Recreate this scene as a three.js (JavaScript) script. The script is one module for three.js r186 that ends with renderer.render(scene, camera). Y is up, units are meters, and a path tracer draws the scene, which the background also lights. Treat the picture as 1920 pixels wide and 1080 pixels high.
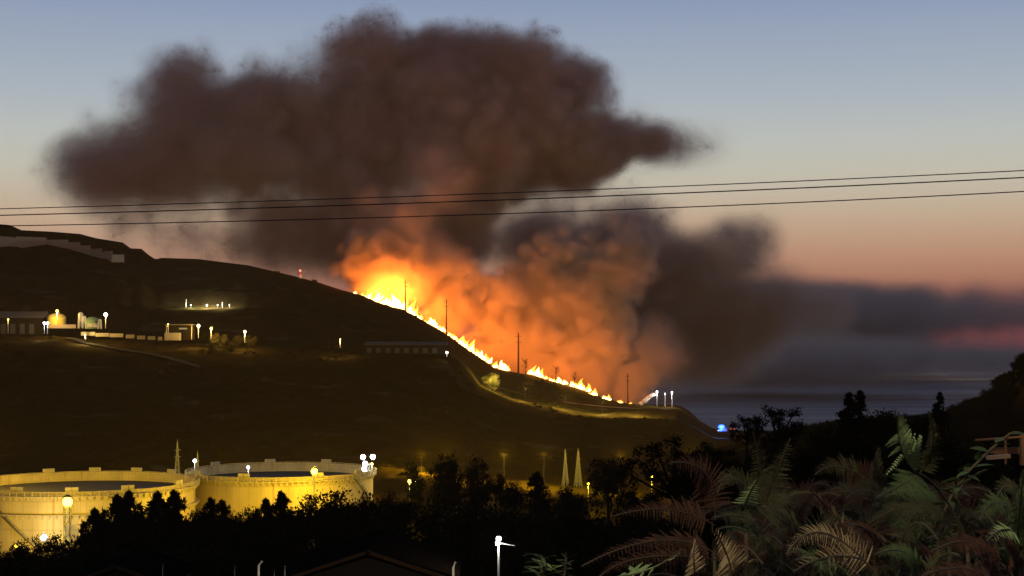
import * as THREE from 'three';
import { mergeGeometries } from 'three/addons/utils/BufferGeometryUtils.js';
import { ImprovedNoise } from 'three/addons/math/ImprovedNoise.js';

// ---------------------------------------------------------------- camera, sky, sun, exposure
const scene = new THREE.Scene();
const F = 2880, EYE = 100, PITCH = Math.atan(100 / F);            // focal length in photo pixels, eye height over the sea
const camera = new THREE.PerspectiveCamera(2 * Math.atan(540 / F) * 180 / Math.PI, 16 / 9, 0.3, 80000);
camera.position.set(0, EYE, 0);
camera.rotation.x = PITCH;
const renderer = new THREE.WebGLRenderer({ antialias: true });
renderer.toneMapping = THREE.LinearToneMapping;
renderer.toneMappingExposure = 1;
renderer.shadowMap.enabled = true;
scene.fog = new THREE.FogExp2(new THREE.Color().setRGB(1, 0.74, 0.46), 5e-5);    // smoky evening haze

const lin = (v) => { v /= 255; return v <= 0.04045 ? v / 12.92 : ((v + 0.055) / 1.055) ** 2.4; };
const srgb = (r, g, b) => [lin(r), lin(g), lin(b)];
const mix = (a, b, t) => a + (b - a) * t, clamp = (v, a = 0, b = 1) => Math.min(b, Math.max(a, v));
const smooth = (a, b, v) => { const t = clamp((v - a) / (b - a)); return t * t * (3 - 2 * t); };
let seed = 12345;
const rnd = () => { seed = (seed + 0x6d2b79f5) | 0; let t = Math.imul(seed ^ (seed >>> 15), 1 | seed); t = (t + Math.imul(t ^ (t >>> 7), 61 | t)) ^ t; return ((t ^ (t >>> 14)) >>> 0) / 4294967296; };
const rr = (a, b) => a + (b - a) * rnd();
const gauss = () => Math.sqrt(-2 * Math.log(1 - rnd() * 0.9999)) * Math.cos(6.2832 * rnd());
const perlin = new ImprovedNoise();
const fbm = (x, y, z, n = 4) => { let s = 0, a = 1, t = 0; for (let i = 0; i < n; i++) { s += a * perlin.noise(x, y, z); t += a; a *= 0.5; x = x * 2.03 + 11.3; y = y * 2.03 + 7.7; z = z * 2.03 + 3.1; } return s / t; };

// dusk sky: colour by height above the horizon (degrees), brightest over the sunset
const SKY = [
  [0, ...srgb(210, 92, 98)], [0.8, ...srgb(206, 98, 98)], [1.6, ...srgb(198, 122, 104)], [2.4, ...srgb(206, 146, 118)], [3.4, ...srgb(212, 166, 136)], [4.6, ...srgb(212, 186, 158)],
  [6, ...srgb(208, 202, 184)], [7.4, ...srgb(198, 202, 196)], [9, ...srgb(178, 189, 199)], [12.5, ...srgb(143, 160, 189)], [20, ...srgb(114, 132, 168)], [40, ...srgb(70, 84, 122)], [90, ...srgb(44, 54, 86)]];
{
  const W = 512, H = 512, data = new Float32Array(W * H * 4);
  for (let j = 0; j < H; j++) {
    const el = Math.max(0, ((j + 0.5) / H - 0.5) * 180);
    let k = 0; while (k < SKY.length - 2 && SKY[k + 1][0] < el) k++;
    const t = clamp((el - SKY[k][0]) / (SKY[k + 1][0] - SKY[k][0])), c = [1, 2, 3].map((n) => mix(SKY[k][n], SKY[k + 1][n], t));
    for (let i = 0; i < W; i++) {
      const az = ((i + 0.5) / W - 0.5) * 2 * Math.PI, away = (1 - Math.cos(az + Math.PI / 2 - 0.22)) / 2, f = mix(1, 0.3, smooth(0.02, 0.75, away)), o = (j * W + i) * 4;
      const wisp = 1 + 0.02 * fbm(Math.cos(az) * 3, el * 0.5, Math.sin(az) * 3, 3), warm = mix(1, 0.8, smooth(0.2, 0.9, away) * smooth(12, 2, el));
      data[o] = c[0] * f * wisp * warm; data[o + 1] = c[1] * f * wisp; data[o + 2] = c[2] * f * wisp; data[o + 3] = 1;
    }
  }
  const sky = new THREE.DataTexture(data, W, H, THREE.RGBAFormat, THREE.FloatType);
  sky.mapping = THREE.EquirectangularReflectionMapping; sky.magFilter = THREE.LinearFilter; sky.needsUpdate = true;
  scene.background = sky; scene.environment = sky;
}
const sun = new THREE.DirectionalLight(new THREE.Color().setRGB(1, 0.55, 0.35), 0.03);   // last glow over the sea, far below day level
sun.position.set(3000, 500, -9000); sun.shadow.radius = 25; sun.castShadow = true;
Object.assign(sun.shadow.camera, { left: -1500, right: 1500, top: 900, bottom: -900, far: 20000 });
scene.add(sun);

// ---------------------------------------------------------------- helpers
const cosP = Math.cos(PITCH), sinP = Math.sin(PITCH);
// the point of the place at depth D that shows at photo pixel (px, py)
function at(px, py, D) {
  const x = (px - 960) / F, y = (540 - py) / F, yy = y * cosP + sinP, zz = cosP - y * sinP;
  return new THREE.Vector3(x * D / zz, EYE + yy * D / zz, -D);
}
const pxm = (D) => D / F;                                          // metres per photo pixel at depth D
const used = new Map();
const numbered = (n) => { const k = used.get(n) || 0; used.set(n, k + 1); return k ? n + '_' + String(k).padStart(3, '0') : n; };
function tag(o, label, category, group, kind) {
  if (label) o.userData.label = label;
  if (category) o.userData.category = category;
  if (group) o.userData.group = group;
  if (kind) o.userData.kind = kind;
  return o;
}
const mesh = (name, geo, mat, parent) => { const m = new THREE.Mesh(geo, mat); m.name = parent ? name : numbered(name); m.castShadow = m.receiveShadow = true; (parent || scene).add(m); return m; };
function thing(name, label, category, p, turn = 0, group) {
  const o = new THREE.Group(); o.name = numbered(name); scene.add(o);
  if (p) o.position.copy(p); o.rotation.y = turn;
  return tag(o, label, category, group);
}
const std = (r, g, b, rough = 0.9, more = {}) => new THREE.MeshStandardMaterial({ color: new THREE.Color().setRGB(r, g, b), roughness: rough, ...more });
const matt = (r, g, b, more = {}) => new THREE.MeshLambertMaterial({ color: new THREE.Color().setRGB(r, g, b), ...more });
const glow = (r, g, b, k) => new THREE.MeshStandardMaterial({ color: 0x000000, emissive: new THREE.Color().setRGB(r, g, b), emissiveIntensity: k, roughness: 1 });
const lerpTable = (T, x) => { let k = 0; while (k < T.length - 2 && T[k + 1][0] < x) k++; const t = clamp((x - T[k][0]) / (T[k + 1][0] - T[k][0])); return T[k].slice(1).map((v, i) => mix(v, T[k + 1][i + 1], t)); };
function lamp(p, r, g, b, cd, radius = 0.3) {
  const l = new THREE.PointLight(new THREE.Color().setRGB(r, g, b), cd); l.position.copy(p); l.shadow.radius = radius / 0.02; l.castShadow = true; l.name = 'lamp'; return l;
}

// ---------------------------------------------------------------- the land and the sea
const CREST = [[-300, 398], [0, 420], [18, 421], [40, 431], [100, 434], [150, 438], [180, 446], [230, 454], [245, 465], [265, 466], [282, 480], [292, 486], [302, 483], [370, 485], [465, 497], [530, 512], [555, 518], [600, 530], [640, 543], [680, 553], [705, 564], [760, 580], [800, 604], [830, 622], [860, 642], [900, 670], [930, 690], [960, 697], [1000, 704], [1030, 714], [1080, 728], [1130, 745], [1160, 754], [1200, 760], [1270, 764], [1290, 774], [1310, 788], [1335, 803], [1345, 806], [1500, 808], [2300, 808]];
const PLAT = [[-300, 631], [0, 630], [100, 630], [150, 637], [300, 640], [480, 648], [560, 655], [680, 663], [840, 668], [870, 684], [900, 710], [960, 732], [1010, 744], [1060, 755], [1130, 763], [1200, 766], [1270, 768], [1290, 778], [1310, 793], [1335, 808], [1345, 811], [1500, 813], [2300, 813]];
const DC = [[-300, 1500], [700, 1500], [900, 1480], [1270, 1465], [1345, 1440], [2300, 1440]], DP = [[-300, 1110], [700, 1110], [840, 1180], [900, 1350], [960, 1410], [1270, 1425], [1345, 1400], [2300, 1400]], DB = [[-300, 1230], [700, 1230], [840, 1260], [900, 1400], [960, 1440], [1270, 1448], [1345, 1425], [2300, 1425]];
const FOOT = [[-300, 868, 740], [700, 868, 740], [1000, 880, 800], [1270, 884, 860], [1345, 866, 1000], [2300, 860, 1050]];
const elev = (py, D) => at(960, py, D).y;
const HROWS = 220;
// the hillside in profile at a photo column: t runs 0 (back, in the sea) .. 1 (valley floor); returns [height, depth]
function profile(px, t) {
  const c = lerpTable(CREST, px)[0], dc = lerpTable(DC, px)[0], p = lerpTable(PLAT, px)[0], dp = lerpTable(DP, px)[0], db = lerpTable(DB, px)[0], [fp, fd] = lerpTable(FOOT, px);
  const drop = smooth(1275, 1345, px), yc = elev(c, dc), yp = elev(p, dp), yb = Math.min(yp + 1.2, yc - 1), yf = elev(fp, fd);
  if (t < 0.12) { const u = t / 0.12; return [mix(-6, yc, Math.sqrt(u)), mix(dc + mix(700, 60, drop), dc, u)]; }
  if (t < 0.45) { const u = (t - 0.12) / 0.33, b = 1 - smooth(500, 760, px), s = u + b * 0.028 * Math.sin(u * 31.4 + px * 0.003) * Math.sin(Math.PI * u); return [mix(yc, yb, clamp(s) ** mix(1, 1.15, b)), mix(dc, db, u)]; }
  if (t < 0.53) { const u = (t - 0.45) / 0.08; return [mix(yb, yp, u), mix(db, dp, u)]; }
  if (t < 0.88) { const u = (t - 0.53) / 0.35; return [mix(yp, yf, 1 - (1 - u) ** 1.25), mix(dp, fd, u)]; }
  const u = (t - 0.88) / 0.12; return [mix(yf, 36, u), mix(fd, 285, u)];
}
function hillPoint(px, t) {
  const [y, D] = profile(px, t), x = (px - 960) / F * D / (cosP - (540 - projY(y, D)) / F * sinP), n = smooth(0.13, 0.2, t) * (1 - Math.exp(-(((t - 0.49) / 0.05) ** 2)));
  return new THREE.Vector3(x, y + n * (fbm(x / 90, D / 90, 1, 4) * 7 + fbm(x / 14, D / 14, 5, 3) * 1.5), -D);
}
function projY(y, D) { const a = (y - EYE) / D; return 540 - F * (a * cosP - sinP) / (cosP + a * sinP); }
const pyOf = (v) => projY(v.y, -v.z);
// the point of the hillside that shows at photo pixel (px, py), looked for from the crest downwards
function onHill(px, py) {
  let best = null, err = 1e9;
  for (let t = 0.12; t < 1; t += 0.001) { const p = hillPoint(px, t), e = Math.abs(pyOf(p) - py); if (e < err - 0.02) { err = e; best = p; } }
  return best;
}
function sheet(nx, ny, point, colour) {
  const pos = [], col = [], uv = [], idx = [];
  for (let j = 0; j <= ny; j++) for (let i = 0; i <= nx; i++) { const p = point(i / nx, j / ny); pos.push(p.x, p.y, p.z); uv.push(p.x, p.z); col.push(...colour(p, i / nx, j / ny)); }
  for (let j = 0; j < ny; j++) for (let i = 0; i < nx; i++) { const a = j * (nx + 1) + i, b = a + nx + 1; idx.push(a, b, a + 1, a + 1, b, b + 1); }
  const g = new THREE.BufferGeometry().setAttribute('position', new THREE.Float32BufferAttribute(pos, 3)).setAttribute('uv', new THREE.Float32BufferAttribute(uv, 2)).setAttribute('color', new THREE.Float32BufferAttribute(col, 3));
  g.setIndex(idx); g.computeVertexNormals(); return g;
}
const earthColour = (p) => {                                        // dry grass, heather, bare soil
  const a = fbm(p.x / 60, p.z / 60, 2, 4), b = fbm(p.x / 9, p.z / 9, 8, 3), g = smooth(-0.1, 0.25, a + b * 0.4), s = smooth(0.18, 0.4, fbm(p.x / 35, p.z / 18, 20, 4)), k = 0.72 + b * 0.8;
  return [mix(mix(0.044, 0.034, g), 0.1, s) * k, mix(mix(0.028, 0.026, g), 0.075, s) * k, mix(mix(0.009, 0.007, g), 0.034, s) * k];
};
const earth = matt(1, 1, 1, { vertexColors: true, side: THREE.DoubleSide });
tag(mesh('hill', sheet(520, HROWS, (u, v) => hillPoint(mix(-300, 2300, u), v), earthColour), earth), null, null, null, 'structure');

const NEAR = [[-40, 99], [0, 98.2], [3, 97.9], [8, 96.5], [20, 92.5], [60, 83], [120, 73], [150, 69], [220, 55], [300, 41], [330, 35], [400, 33]];
const nearY = (x, D) => D < 310 ? lerpTable(NEAR, D)[0] + fbm(x / 12, D / 12, 4, 3) * Math.min(2, 0.1 + D * 0.02) : 37;
const dirt = matt(1, 1, 1, { vertexColors: true, side: THREE.DoubleSide });
tag(mesh('ground', sheet(160, 160, (u, v) => { const D = mix(-40, 380, v ** 1.8), x = mix(-1, 1, u) * (30 + Math.max(0, D)) * 0.9; return new THREE.Vector3(x, nearY(x, D) - (D >= 310 ? 3 : 0), -D); }, (p) => earthColour(p).map((c) => c * 0.7)), dirt), null, null, null, 'structure');

// wooded hillside that comes in from the right
const RIGHT = [[1300, 850], [1440, 815], [1500, 806], [1560, 797], [1620, 790], [1700, 785], [1770, 778], [1790, 766], [1815, 755], [1850, 742], [1870, 726], [1882, 704], [1895, 690], [1908, 676], [1925, 662], [2000, 610], [2300, 470]];
const rightPoint = (px, t) => { const D = mix(760, 330, t), top = elev(lerpTable(RIGHT, px)[0] + 4, 620), y = t < 0.33 ? mix(30, top, Math.sin(t / 0.33 * 1.5708)) : mix(top, 30, ((t - 0.33) / 0.67) ** 1.2), x = (px - 960) / F * 620 * mix(1.12, 0.8, t); return new THREE.Vector3(x, y + fbm(x / 20, D / 20, 3, 3) * 3 * smooth(0.33, 0.5, t), -D); };
tag(mesh('hill', sheet(160, 70, (u, v) => rightPoint(mix(1280, 2300, u), v), (p) => earthColour(p).map((c) => c * 0.75)), earth), null, null, null, 'structure');

// sea: wind-roughened water with slick streaks
{
  const N = 512, rough = new Uint8Array(N * N * 4), wave = new Uint8Array(N * N * 4);
  for (let j = 0; j < N; j++) for (let i = 0; i < N; i++) {
    const a = i / N * 6.2832, b = j / N * 6.2832, R = 1.1, o = (j * N + i) * 4;
    const s = fbm(Math.cos(a) * R, Math.sin(a) * R + Math.cos(b) * 5, Math.sin(b) * 5, 5), w = fbm(Math.cos(a) * 9 + 5, Math.sin(a) * 9 + Math.cos(b) * 22, Math.sin(b) * 22, 4);
    const r = clamp(0.45 + s * 0.4); rough[o] = rough[o + 1] = rough[o + 2] = r * 255; wave[o] = wave[o + 1] = wave[o + 2] = clamp(0.5 + w * 0.9) * 255; rough[o + 3] = wave[o + 3] = 255;
  }
  const tex = (d, sx, sz) => { const t = new THREE.DataTexture(d, N, N); t.wrapS = t.wrapT = THREE.RepeatWrapping; t.repeat.set(1 / sx, 1 / sz); t.magFilter = THREE.LinearFilter; t.needsUpdate = true; return t; };
  const water = new THREE.MeshPhysicalMaterial({ color: new THREE.Color().setRGB(0.13, 0.12, 0.115), roughness: 1, roughnessMap: tex(rough, 5200, 2600), bumpMap: tex(wave, 900, 420), bumpScale: 6, ior: 1.5 });
  const g = sheet(60, 120, (u, v) => { const D = 500 + 16000 * v ** 3.2; return new THREE.Vector3(mix(-1, 1, u) * (2500 + D * 0.8), 0, -D); }, () => [1, 1, 1]);
  tag(mesh('sea', g, water), null, null, null, 'structure');
}

// ---------------------------------------------------------------- flames along the burning slope
const flameIn = glow(1, 0.62, 0.16, 9), flameOut = glow(1, 0.3, 0.03, 4);
function tongue(h, w) {                                            // one leaning, tapering tongue of fire
  const pts = [], n = 10; for (let i = 0; i <= n; i++) { const t = i / n; pts.push(new THREE.Vector2(Math.max(0.001, w * Math.sin(Math.PI * (0.12 + 0.88 * Math.pow(t, 0.55))) * (1 - t * 0.45)), h * t)); }
  const g = new THREE.LatheGeometry(pts, 9), p = g.attributes.position, ph = rr(0, 9), lean = rr(-0.25, 0.45);
  for (let i = 0; i < p.count; i++) { const y = p.getY(i), t = y / h; p.setX(i, p.getX(i) * (1 + 0.35 * perlin.noise(p.getX(i) * 2 + ph, y * 0.7, 3)) + lean * h * t * t + Math.sin(t * 5 + ph) * w * 0.35 * t); p.setZ(i, p.getZ(i) + Math.cos(t * 4 + ph) * w * 0.3 * t); }
  g.computeVertexNormals(); return g;
}
function flame(px, py, w, h, n, cd, label) {
  h *= 1.2; w *= 1.05; n += 1;                       // w, h in photo pixels
  const D = lerpTable(DC, px)[0] - 1, k = pxm(D), p = at(px, py, D), t = thing('flame', label, 'flame', p, 0, 'flames along the burning ridge');
  for (let i = 0; i < n; i++) {
    const u = n > 1 ? (i + 0.5) / n - 0.5 + rr(-0.2, 0.2) / n : 0, hh = h * k * rr(0.3, 1.05) ** 1.4 * (1 - Math.abs(u) * 0.7), ww = Math.max(0.5, hh * 0.36, Math.min(hh * 0.75, w * k / n * 1.3)), q = new THREE.Vector3(u * w * k, -u * w * k * 0 + (lerpTable(CREST, px + u * w)[0] - lerpTable(CREST, px)[0]) * -k - 1, rr(-2, 1));
    const a = mesh('tongue', tongue(hh, ww), rnd() < 0.78 ? flameOut : flameIn, t); a.position.copy(q);
    const b = mesh('core', tongue(hh * 0.55, ww * 0.7), flameIn, t); b.position.copy(q).add(new THREE.Vector3(0, 0, ww * 0.75));
  }
  const l = lamp(p.clone().add(new THREE.Vector3(0, h * k * 0.5 + 1.5, px > 850 ? -26 : -40)), 1, 0.22, 0.02, cd * 0.72, 4); scene.add(l);
}
flame(672, 552, 30, 7, 5, 5000, 'low thin line of fire highest on the ridge');
flame(703, 563, 36, 22, 6, 22000, 'orange flames just left of the tall yellow blaze');
flame(738, 574, 46, 42, 8, 40000, 'tallest yellow blaze, just left of the uppermost pole');
flame(776, 590, 26, 26, 5, 14000, 'flames at the foot of the uppermost pole, on its right');
flame(803, 604, 14, 10, 3, 3500, 'small flame spot between the two upper poles');
flame(822, 614, 24, 18, 5, 9000, 'bright white flame just left of the second pole');
flame(850, 632, 20, 11, 4, 4500, 'string of small flames just right of the second pole');
flame(884, 657, 44, 26, 8, 13000, 'long white hot blaze halfway down the burning slope');
flame(910, 674, 18, 16, 4, 6000, 'small round blaze below the long white one');
flame(938, 690, 30, 18, 5, 9000, 'white blaze above the lit bush, left of the tallest pole');
flame(1008, 703, 34, 20, 6, 11000, 'yellow blaze to the right of the tallest pole');
flame(1045, 715, 30, 10, 5, 6000, 'low orange flames under the forked bare tree');
flame(1088, 727, 34, 20, 6, 9000, 'yellow flames halfway between tallest pole and street lamps');
flame(1112, 738, 16, 12, 3, 4000, 'round bright flame beside a dark gap on the lower slope');
flame(1138, 747, 14, 12, 3, 4500, 'round flame left of the faint lowest pole');
flame(1162, 754, 9, 6, 2, 2000, 'smallest flame dot beside the faint lowest pole');
flame(1182, 759, 14, 8, 3, 2200, 'last flame, nearest to the street lamps');

// ---------------------------------------------------------------- smoke: clouds of soot flakes in tumbling puffs
const puffShape = (n, q) => {
  const pos = [], nor = [], v = new THREE.Vector3(), u = new THREE.Vector3(), w = new THREE.Vector3();
  for (let i = 0; i < n; i++) {
    const r = Math.pow(rnd(), 0.62); v.set(gauss(), gauss(), gauss()).normalize().multiplyScalar(r);
    u.set(gauss(), gauss(), gauss()).normalize(); w.set(gauss(), gauss(), gauss()).cross(u).normalize();
    const nn = u.clone().cross(w), k = q * rr(0.7, 1.3);
    for (const [a, b] of [[-1, -0.6], [1, -0.6], [0, 1.15]]) { pos.push(v.x + (u.x * a + w.x * b) * k, v.y + (u.y * a + w.y * b) * k, v.z + (u.z * a + w.z * b) * k); nor.push(nn.x, nn.y, nn.z); }
  }
  return new THREE.BufferGeometry().setAttribute('position', new THREE.Float32BufferAttribute(pos, 3)).setAttribute('normal', new THREE.Float32BufferAttribute(nor, 3));
};
const PUFFS = { thick: [0, 1, 2].map(() => puffShape(9000, 0.0071)), thin: [0, 1].map(() => puffShape(12000, 0.0036)) };
const smokeMat = (r, g, b) => new THREE.MeshPhysicalMaterial({ color: new THREE.Color().setRGB(r, g, b), roughness: 1, transmission: 0.5, thickness: 0, specularIntensity: 0, ior: 1.0, side: THREE.DoubleSide });
// each pass: blobs [px, py, rx, ry (photo pixels), weight, further back]; depth D; count puffs of s0..s1 metres; wisp = how torn, over scale metres
function smoke(name, label, mat, ...passes) {
  const [kindOf, labelOf] = Array.isArray(label) ? label : ['smoke', label];
  const m = new THREE.Matrix4(), qn = new THREE.Quaternion(), e = new THREE.Euler(), anchor = at(passes[0].blobs[0][0], passes[0].blobs[0][1], passes[0].D);
  const root = new THREE.Group(); root.name = numbered(name); root.position.copy(anchor); scene.add(root);
  for (const { blobs, D, count, s0, s1, wisp = 1, scale = 60, deep = 1, shapes = 'thick', soft = 1.4, bill = 0.5 } of passes) {
    const S = PUFFS[shapes], list = S.map(() => []), tot = blobs.reduce((a, b) => a + b[2] * b[3] * b[4], 0);
    let tries = 0, made = 0;
    while (made < count && tries++ < count * 40) {
      let t = rnd() * tot, k = 0; while (k < blobs.length - 1 && (t -= blobs[k][2] * blobs[k][3] * blobs[k][4]) > 0) k++;
      const [bx, by, rx, ry, , back = 0] = blobs[k], kk = pxm(D + back), c = at(bx, by, D + back), R = [rx * kk, ry * kk, Math.min(rx, ry) * kk * deep];
      const d = new THREE.Vector3(gauss(), gauss(), gauss()).normalize().multiplyScalar(Math.cbrt(rnd())), p = new THREE.Vector3(c.x + d.x * R[0], c.y + d.y * R[1], c.z + d.z * R[2]);
      const n = fbm(p.x / scale, p.y / scale, p.z / scale, 4), bil = 1 - Math.abs(fbm(p.x / scale * 1.7 + 9, p.y / scale * 1.7, p.z / scale * 1.7, 3)) * 2.6;
      const f = (1 - d.length()) * 1.7 + (n * 1.9 + (bil - 0.5) * bill) * wisp - 0.1;
      if (f < rnd() * soft || p.y < 4) continue;
      const s = mix(s0, s1, smooth(0, 1.1, f)) * rr(0.75, 1.25);
      e.set(rr(0, 6.28), rr(0, 6.28), rr(0, 6.28)); qn.setFromEuler(e);
      m.compose(p.sub(anchor), qn, new THREE.Vector3(s, s * rr(0.7, 1), s)); list[(rnd() * S.length) | 0].push(m.clone()); made++;
    }
    list.forEach((L, i) => { const im = new THREE.InstancedMesh(S[i], mat, L.length); L.forEach((x, j) => im.setMatrixAt(j, x)); im.name = 'smoke_puffs'; im.castShadow = im.receiveShadow = true; root.add(im); });
  }
  return tag(root, labelOf, kindOf, null, 'stuff');
}
const soot = smokeMat(0.78, 0.71, 0.65);
smoke('smoke_plume', 'huge dark brown smoke plume spreading across the dusk sky above the fire', soot,
  { blobs: [[860, 250, 290, 150, 1.3], [640, 270, 270, 135, 1], [450, 270, 210, 110, 0.4], [480, 190, 130, 80, 0.35], [350, 150, 80, 70, 0.25], [1160, 262, 100, 44, 0.7], [690, 100, 100, 85, 0.7], [690, 175, 110, 70, 0.7], [780, 130, 90, 80, 0.7], [850, 105, 80, 75, 0.8], [930, 105, 80, 70, 0.8], [1000, 105, 80, 75, 0.8], [1070, 175, 100, 90, 1], [1010, 260, 200, 110, 1.5], [1120, 258, 130, 62, 1], [890, 380, 120, 80, 1.3], [870, 425, 70, 60, 0.9], [640, 370, 220, 80, 0.35], [860, 450, 80, 60, 0.7]], D: 1700, count: 5300, s0: 6, s1: 24, wisp: 1, scale: 52, soft: 1, bill: 0.9 },
  { blobs: [[400, 270, 270, 170, 0.9], [240, 330, 190, 110, 0.5], [170, 320, 110, 70, 0.3], [350, 170, 110, 100, 0.6], [480, 210, 150, 110, 0.6], [590, 150, 100, 90, 0.4], [560, 440, 300, 90, 0.7], [330, 430, 190, 60, 0.25], [700, 440, 200, 90, 0.7], [1150, 240, 110, 60, 0.35], [1215, 268, 120, 34, 0.6], [1285, 272, 80, 16, 0.25], [1040, 330, 180, 60, 0.4]], D: 1720, count: 2400, s0: 15, s1: 36, wisp: 0.6, scale: 85, shapes: 'thin', soft: 1.2 });
smoke('fire_smoke', 'pale smoke lit orange by the flames, rolling up from the burning slope', soot,
  { blobs: [[720, 490, 95, 65, 1.2], [690, 470, 60, 50, 0.6], [800, 530, 60, 60, 1], [860, 545, 60, 60, 1], [960, 570, 80, 75, 1], [1050, 590, 100, 90, 1.1], [1120, 630, 80, 80, 1], [1190, 700, 45, 55, 0.5], [1040, 690, 120, 60, 0.9], [930, 640, 60, 70, 0.9], [825, 575, 50, 50, 0.7], [840, 600, 40, 40, 0.5], [1100, 715, 70, 40, 0.8], [1150, 735, 50, 35, 0.7], [1060, 500, 90, 70, 1], [1150, 500, 90, 70, 0.7], [1180, 440, 60, 50, 0.3]], D: 1565, count: 8500, s0: 2.5, s1: 9.5, wisp: 1.7, scale: 30, deep: 0.7, soft: 0.9, bill: 1 },
  { blobs: [[730, 420, 110, 90, 0.5], [830, 340, 80, 90, 0.3], [1120, 560, 110, 100, 0.5], [1000, 600, 200, 110, 0.6], [1220, 660, 80, 90, 0.5], [780, 520, 140, 90, 0.6]], D: 1580, count: 1000, s0: 10, s1: 22, wisp: 1.2, scale: 45, shapes: 'thin', soft: 1.2 });
smoke('drifting_smoke', 'brown smoke drifting right from the fire below the main plume', soot,
  { blobs: [[1120, 490, 110, 60, 0.7], [1250, 520, 140, 70, 0.9], [1210, 600, 150, 95, 1.2], [1350, 590, 170, 60, 0.7], [1290, 650, 130, 55, 0.5]], D: 1790, count: 1500, s0: 7, s1: 22, wisp: 1, scale: 45, soft: 1.1, bill: 0.8 },
  { blobs: [[1070, 450, 130, 80, 0.6], [950, 455, 100, 50, 0.25], [1180, 420, 100, 60, 0.5], [1290, 490, 160, 80, 0.8], [1390, 480, 90, 70, 0.5], [1400, 590, 220, 70, 0.9], [1300, 660, 180, 60, 0.7]], D: 1810, count: 1500, s0: 14, s1: 34, wisp: 1, scale: 60, shapes: 'thin', soft: 1.2 });
smoke('smoke_bank', 'flat dark smoke bank lying over the sea along the horizon', soot,
  { blobs: [[1330, 590, 260, 60, 1], [1480, 592, 280, 56, 1.2], [1620, 592, 280, 52, 0.85], [1800, 588, 340, 46, 0.27], [2020, 585, 340, 44, 0.2], [1400, 640, 320, 50, 1], [1600, 640, 260, 36, 0.6]], D: 4600, count: 3300, s0: 45, s1: 80, wisp: 0.18, scale: 300, deep: 10, shapes: 'thin', soft: 0.8 },
  { blobs: [[1340, 675, 280, 50, 1], [1520, 675, 280, 45, 0.8], [1720, 670, 300, 36, 0.5], [1900, 665, 260, 30, 0.35]], D: 2900, count: 1200, s0: 25, s1: 45, wisp: 0.35, scale: 200, deep: 8, shapes: 'thin', soft: 1 });
smoke('water_jet', ['water jet', 'pale jet of water sprayed at the lowest flames by the street lamps'], smokeMat(0.92, 0.93, 0.9),
  { blobs: [[1203, 755, 6, 4, 1], [1209, 751, 6, 4, 1], [1215, 746.5, 5, 3.4, 1], [1220, 742.5, 5, 3, 1], [1224, 740, 4, 2.6, 1]], D: 1452, count: 190, s0: 0.8, s1: 1.9, wisp: 0.4, scale: 6 });

// ---------------------------------------------------------------- oil tanks
const canvasTex = (w, h, draw) => { const c = document.createElement('canvas'); c.width = w; c.height = h; draw(c.getContext('2d'), w, h); const t = new THREE.CanvasTexture(c); t.colorSpace = THREE.SRGBColorSpace; t.wrapS = t.wrapT = THREE.RepeatWrapping; return t; };
const noiseTex = (w, h, f) => { const d = new Uint8Array(w * h * 4); for (let j = 0; j < h; j++) for (let i = 0; i < w; i++) { const c = f(i / w, j / h); for (let k = 0; k < 3; k++) d[(j * w + i) * 4 + k] = clamp(c[k]) * 255; d[(j * w + i) * 4 + 3] = 255; } const t = new THREE.DataTexture(d, w, h); t.colorSpace = THREE.SRGBColorSpace; t.wrapS = t.wrapT = THREE.RepeatWrapping; t.magFilter = THREE.LinearFilter; t.needsUpdate = true; return t; };
const platePaint = noiseTex(1024, 128, (u, v) => {                 // painted steel plates: weld seams, rust runs, dull patches
  const row = Math.floor(v * 7), seam = Math.min(Math.abs(v * 7 - Math.round(v * 7)) / 0.035, Math.abs(u * 48 + (row % 2) * 0.5 - Math.round(u * 48 + (row % 2) * 0.5)) / 0.02);
  const a = Math.cos(u * 6.2832), b = Math.sin(u * 6.2832), patch = fbm(a * 6, v * 3, b * 6, 4), run = smooth(0.16, 0.5, fbm(a * 42, v * 1.3, b * 42, 3)), plate = perlin.noise(Math.floor(u * 48) * 1.7, row * 2.3, 4) * 0.05;
  const k = 0.86 + patch * 0.13 + plate - (seam < 1 ? 0.07 : 0); return [k - run * 0.1, k - 0.02 - run * 0.17, k - 0.07 - run * 0.25];
});
const steelWhite = new THREE.MeshStandardMaterial({ map: platePaint, color: new THREE.Color().setRGB(0.82, 0.7, 0.46), roughness: 0.6 }), railPaint = std(0.5, 0.43, 0.28, 0.65), steelDark = std(0.09, 0.085, 0.08, 0.7), galv = std(0.32, 0.32, 0.31, 0.5, { metalness: 0.3 }), concrete = std(0.3, 0.28, 0.25, 0.9), deck = std(0.045, 0.035, 0.025, 0.95);
const tube = (a, b, r, n = 6) => { const d = b.clone().sub(a), g = new THREE.CylinderGeometry(r, r, d.length(), n); g.applyQuaternion(new THREE.Quaternion().setFromUnitVectors(new THREE.Vector3(0, 1, 0), d.clone().normalize())); const m = a.clone().add(b).multiplyScalar(0.5); g.translate(m.x, m.y, m.z); return g; };
const box = (w, h, d, x = 0, y = 0, z = 0) => new THREE.BoxGeometry(w, h, d).translate(x, y, z);
const V = (x, y, z) => new THREE.Vector3(x, y, z);
const ring = (r0, r1, h, seg = 120) => { const g = new THREE.LatheGeometry([V(r0, 0, 0), V(r1, 0, 0), V(r1, h, 0), V(r0, h, 0), V(r0, 0, 0)].map((v) => new THREE.Vector2(v.x, v.y)), seg); const n = g.toNonIndexed(); n.computeVertexNormals(); return n; };
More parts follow.
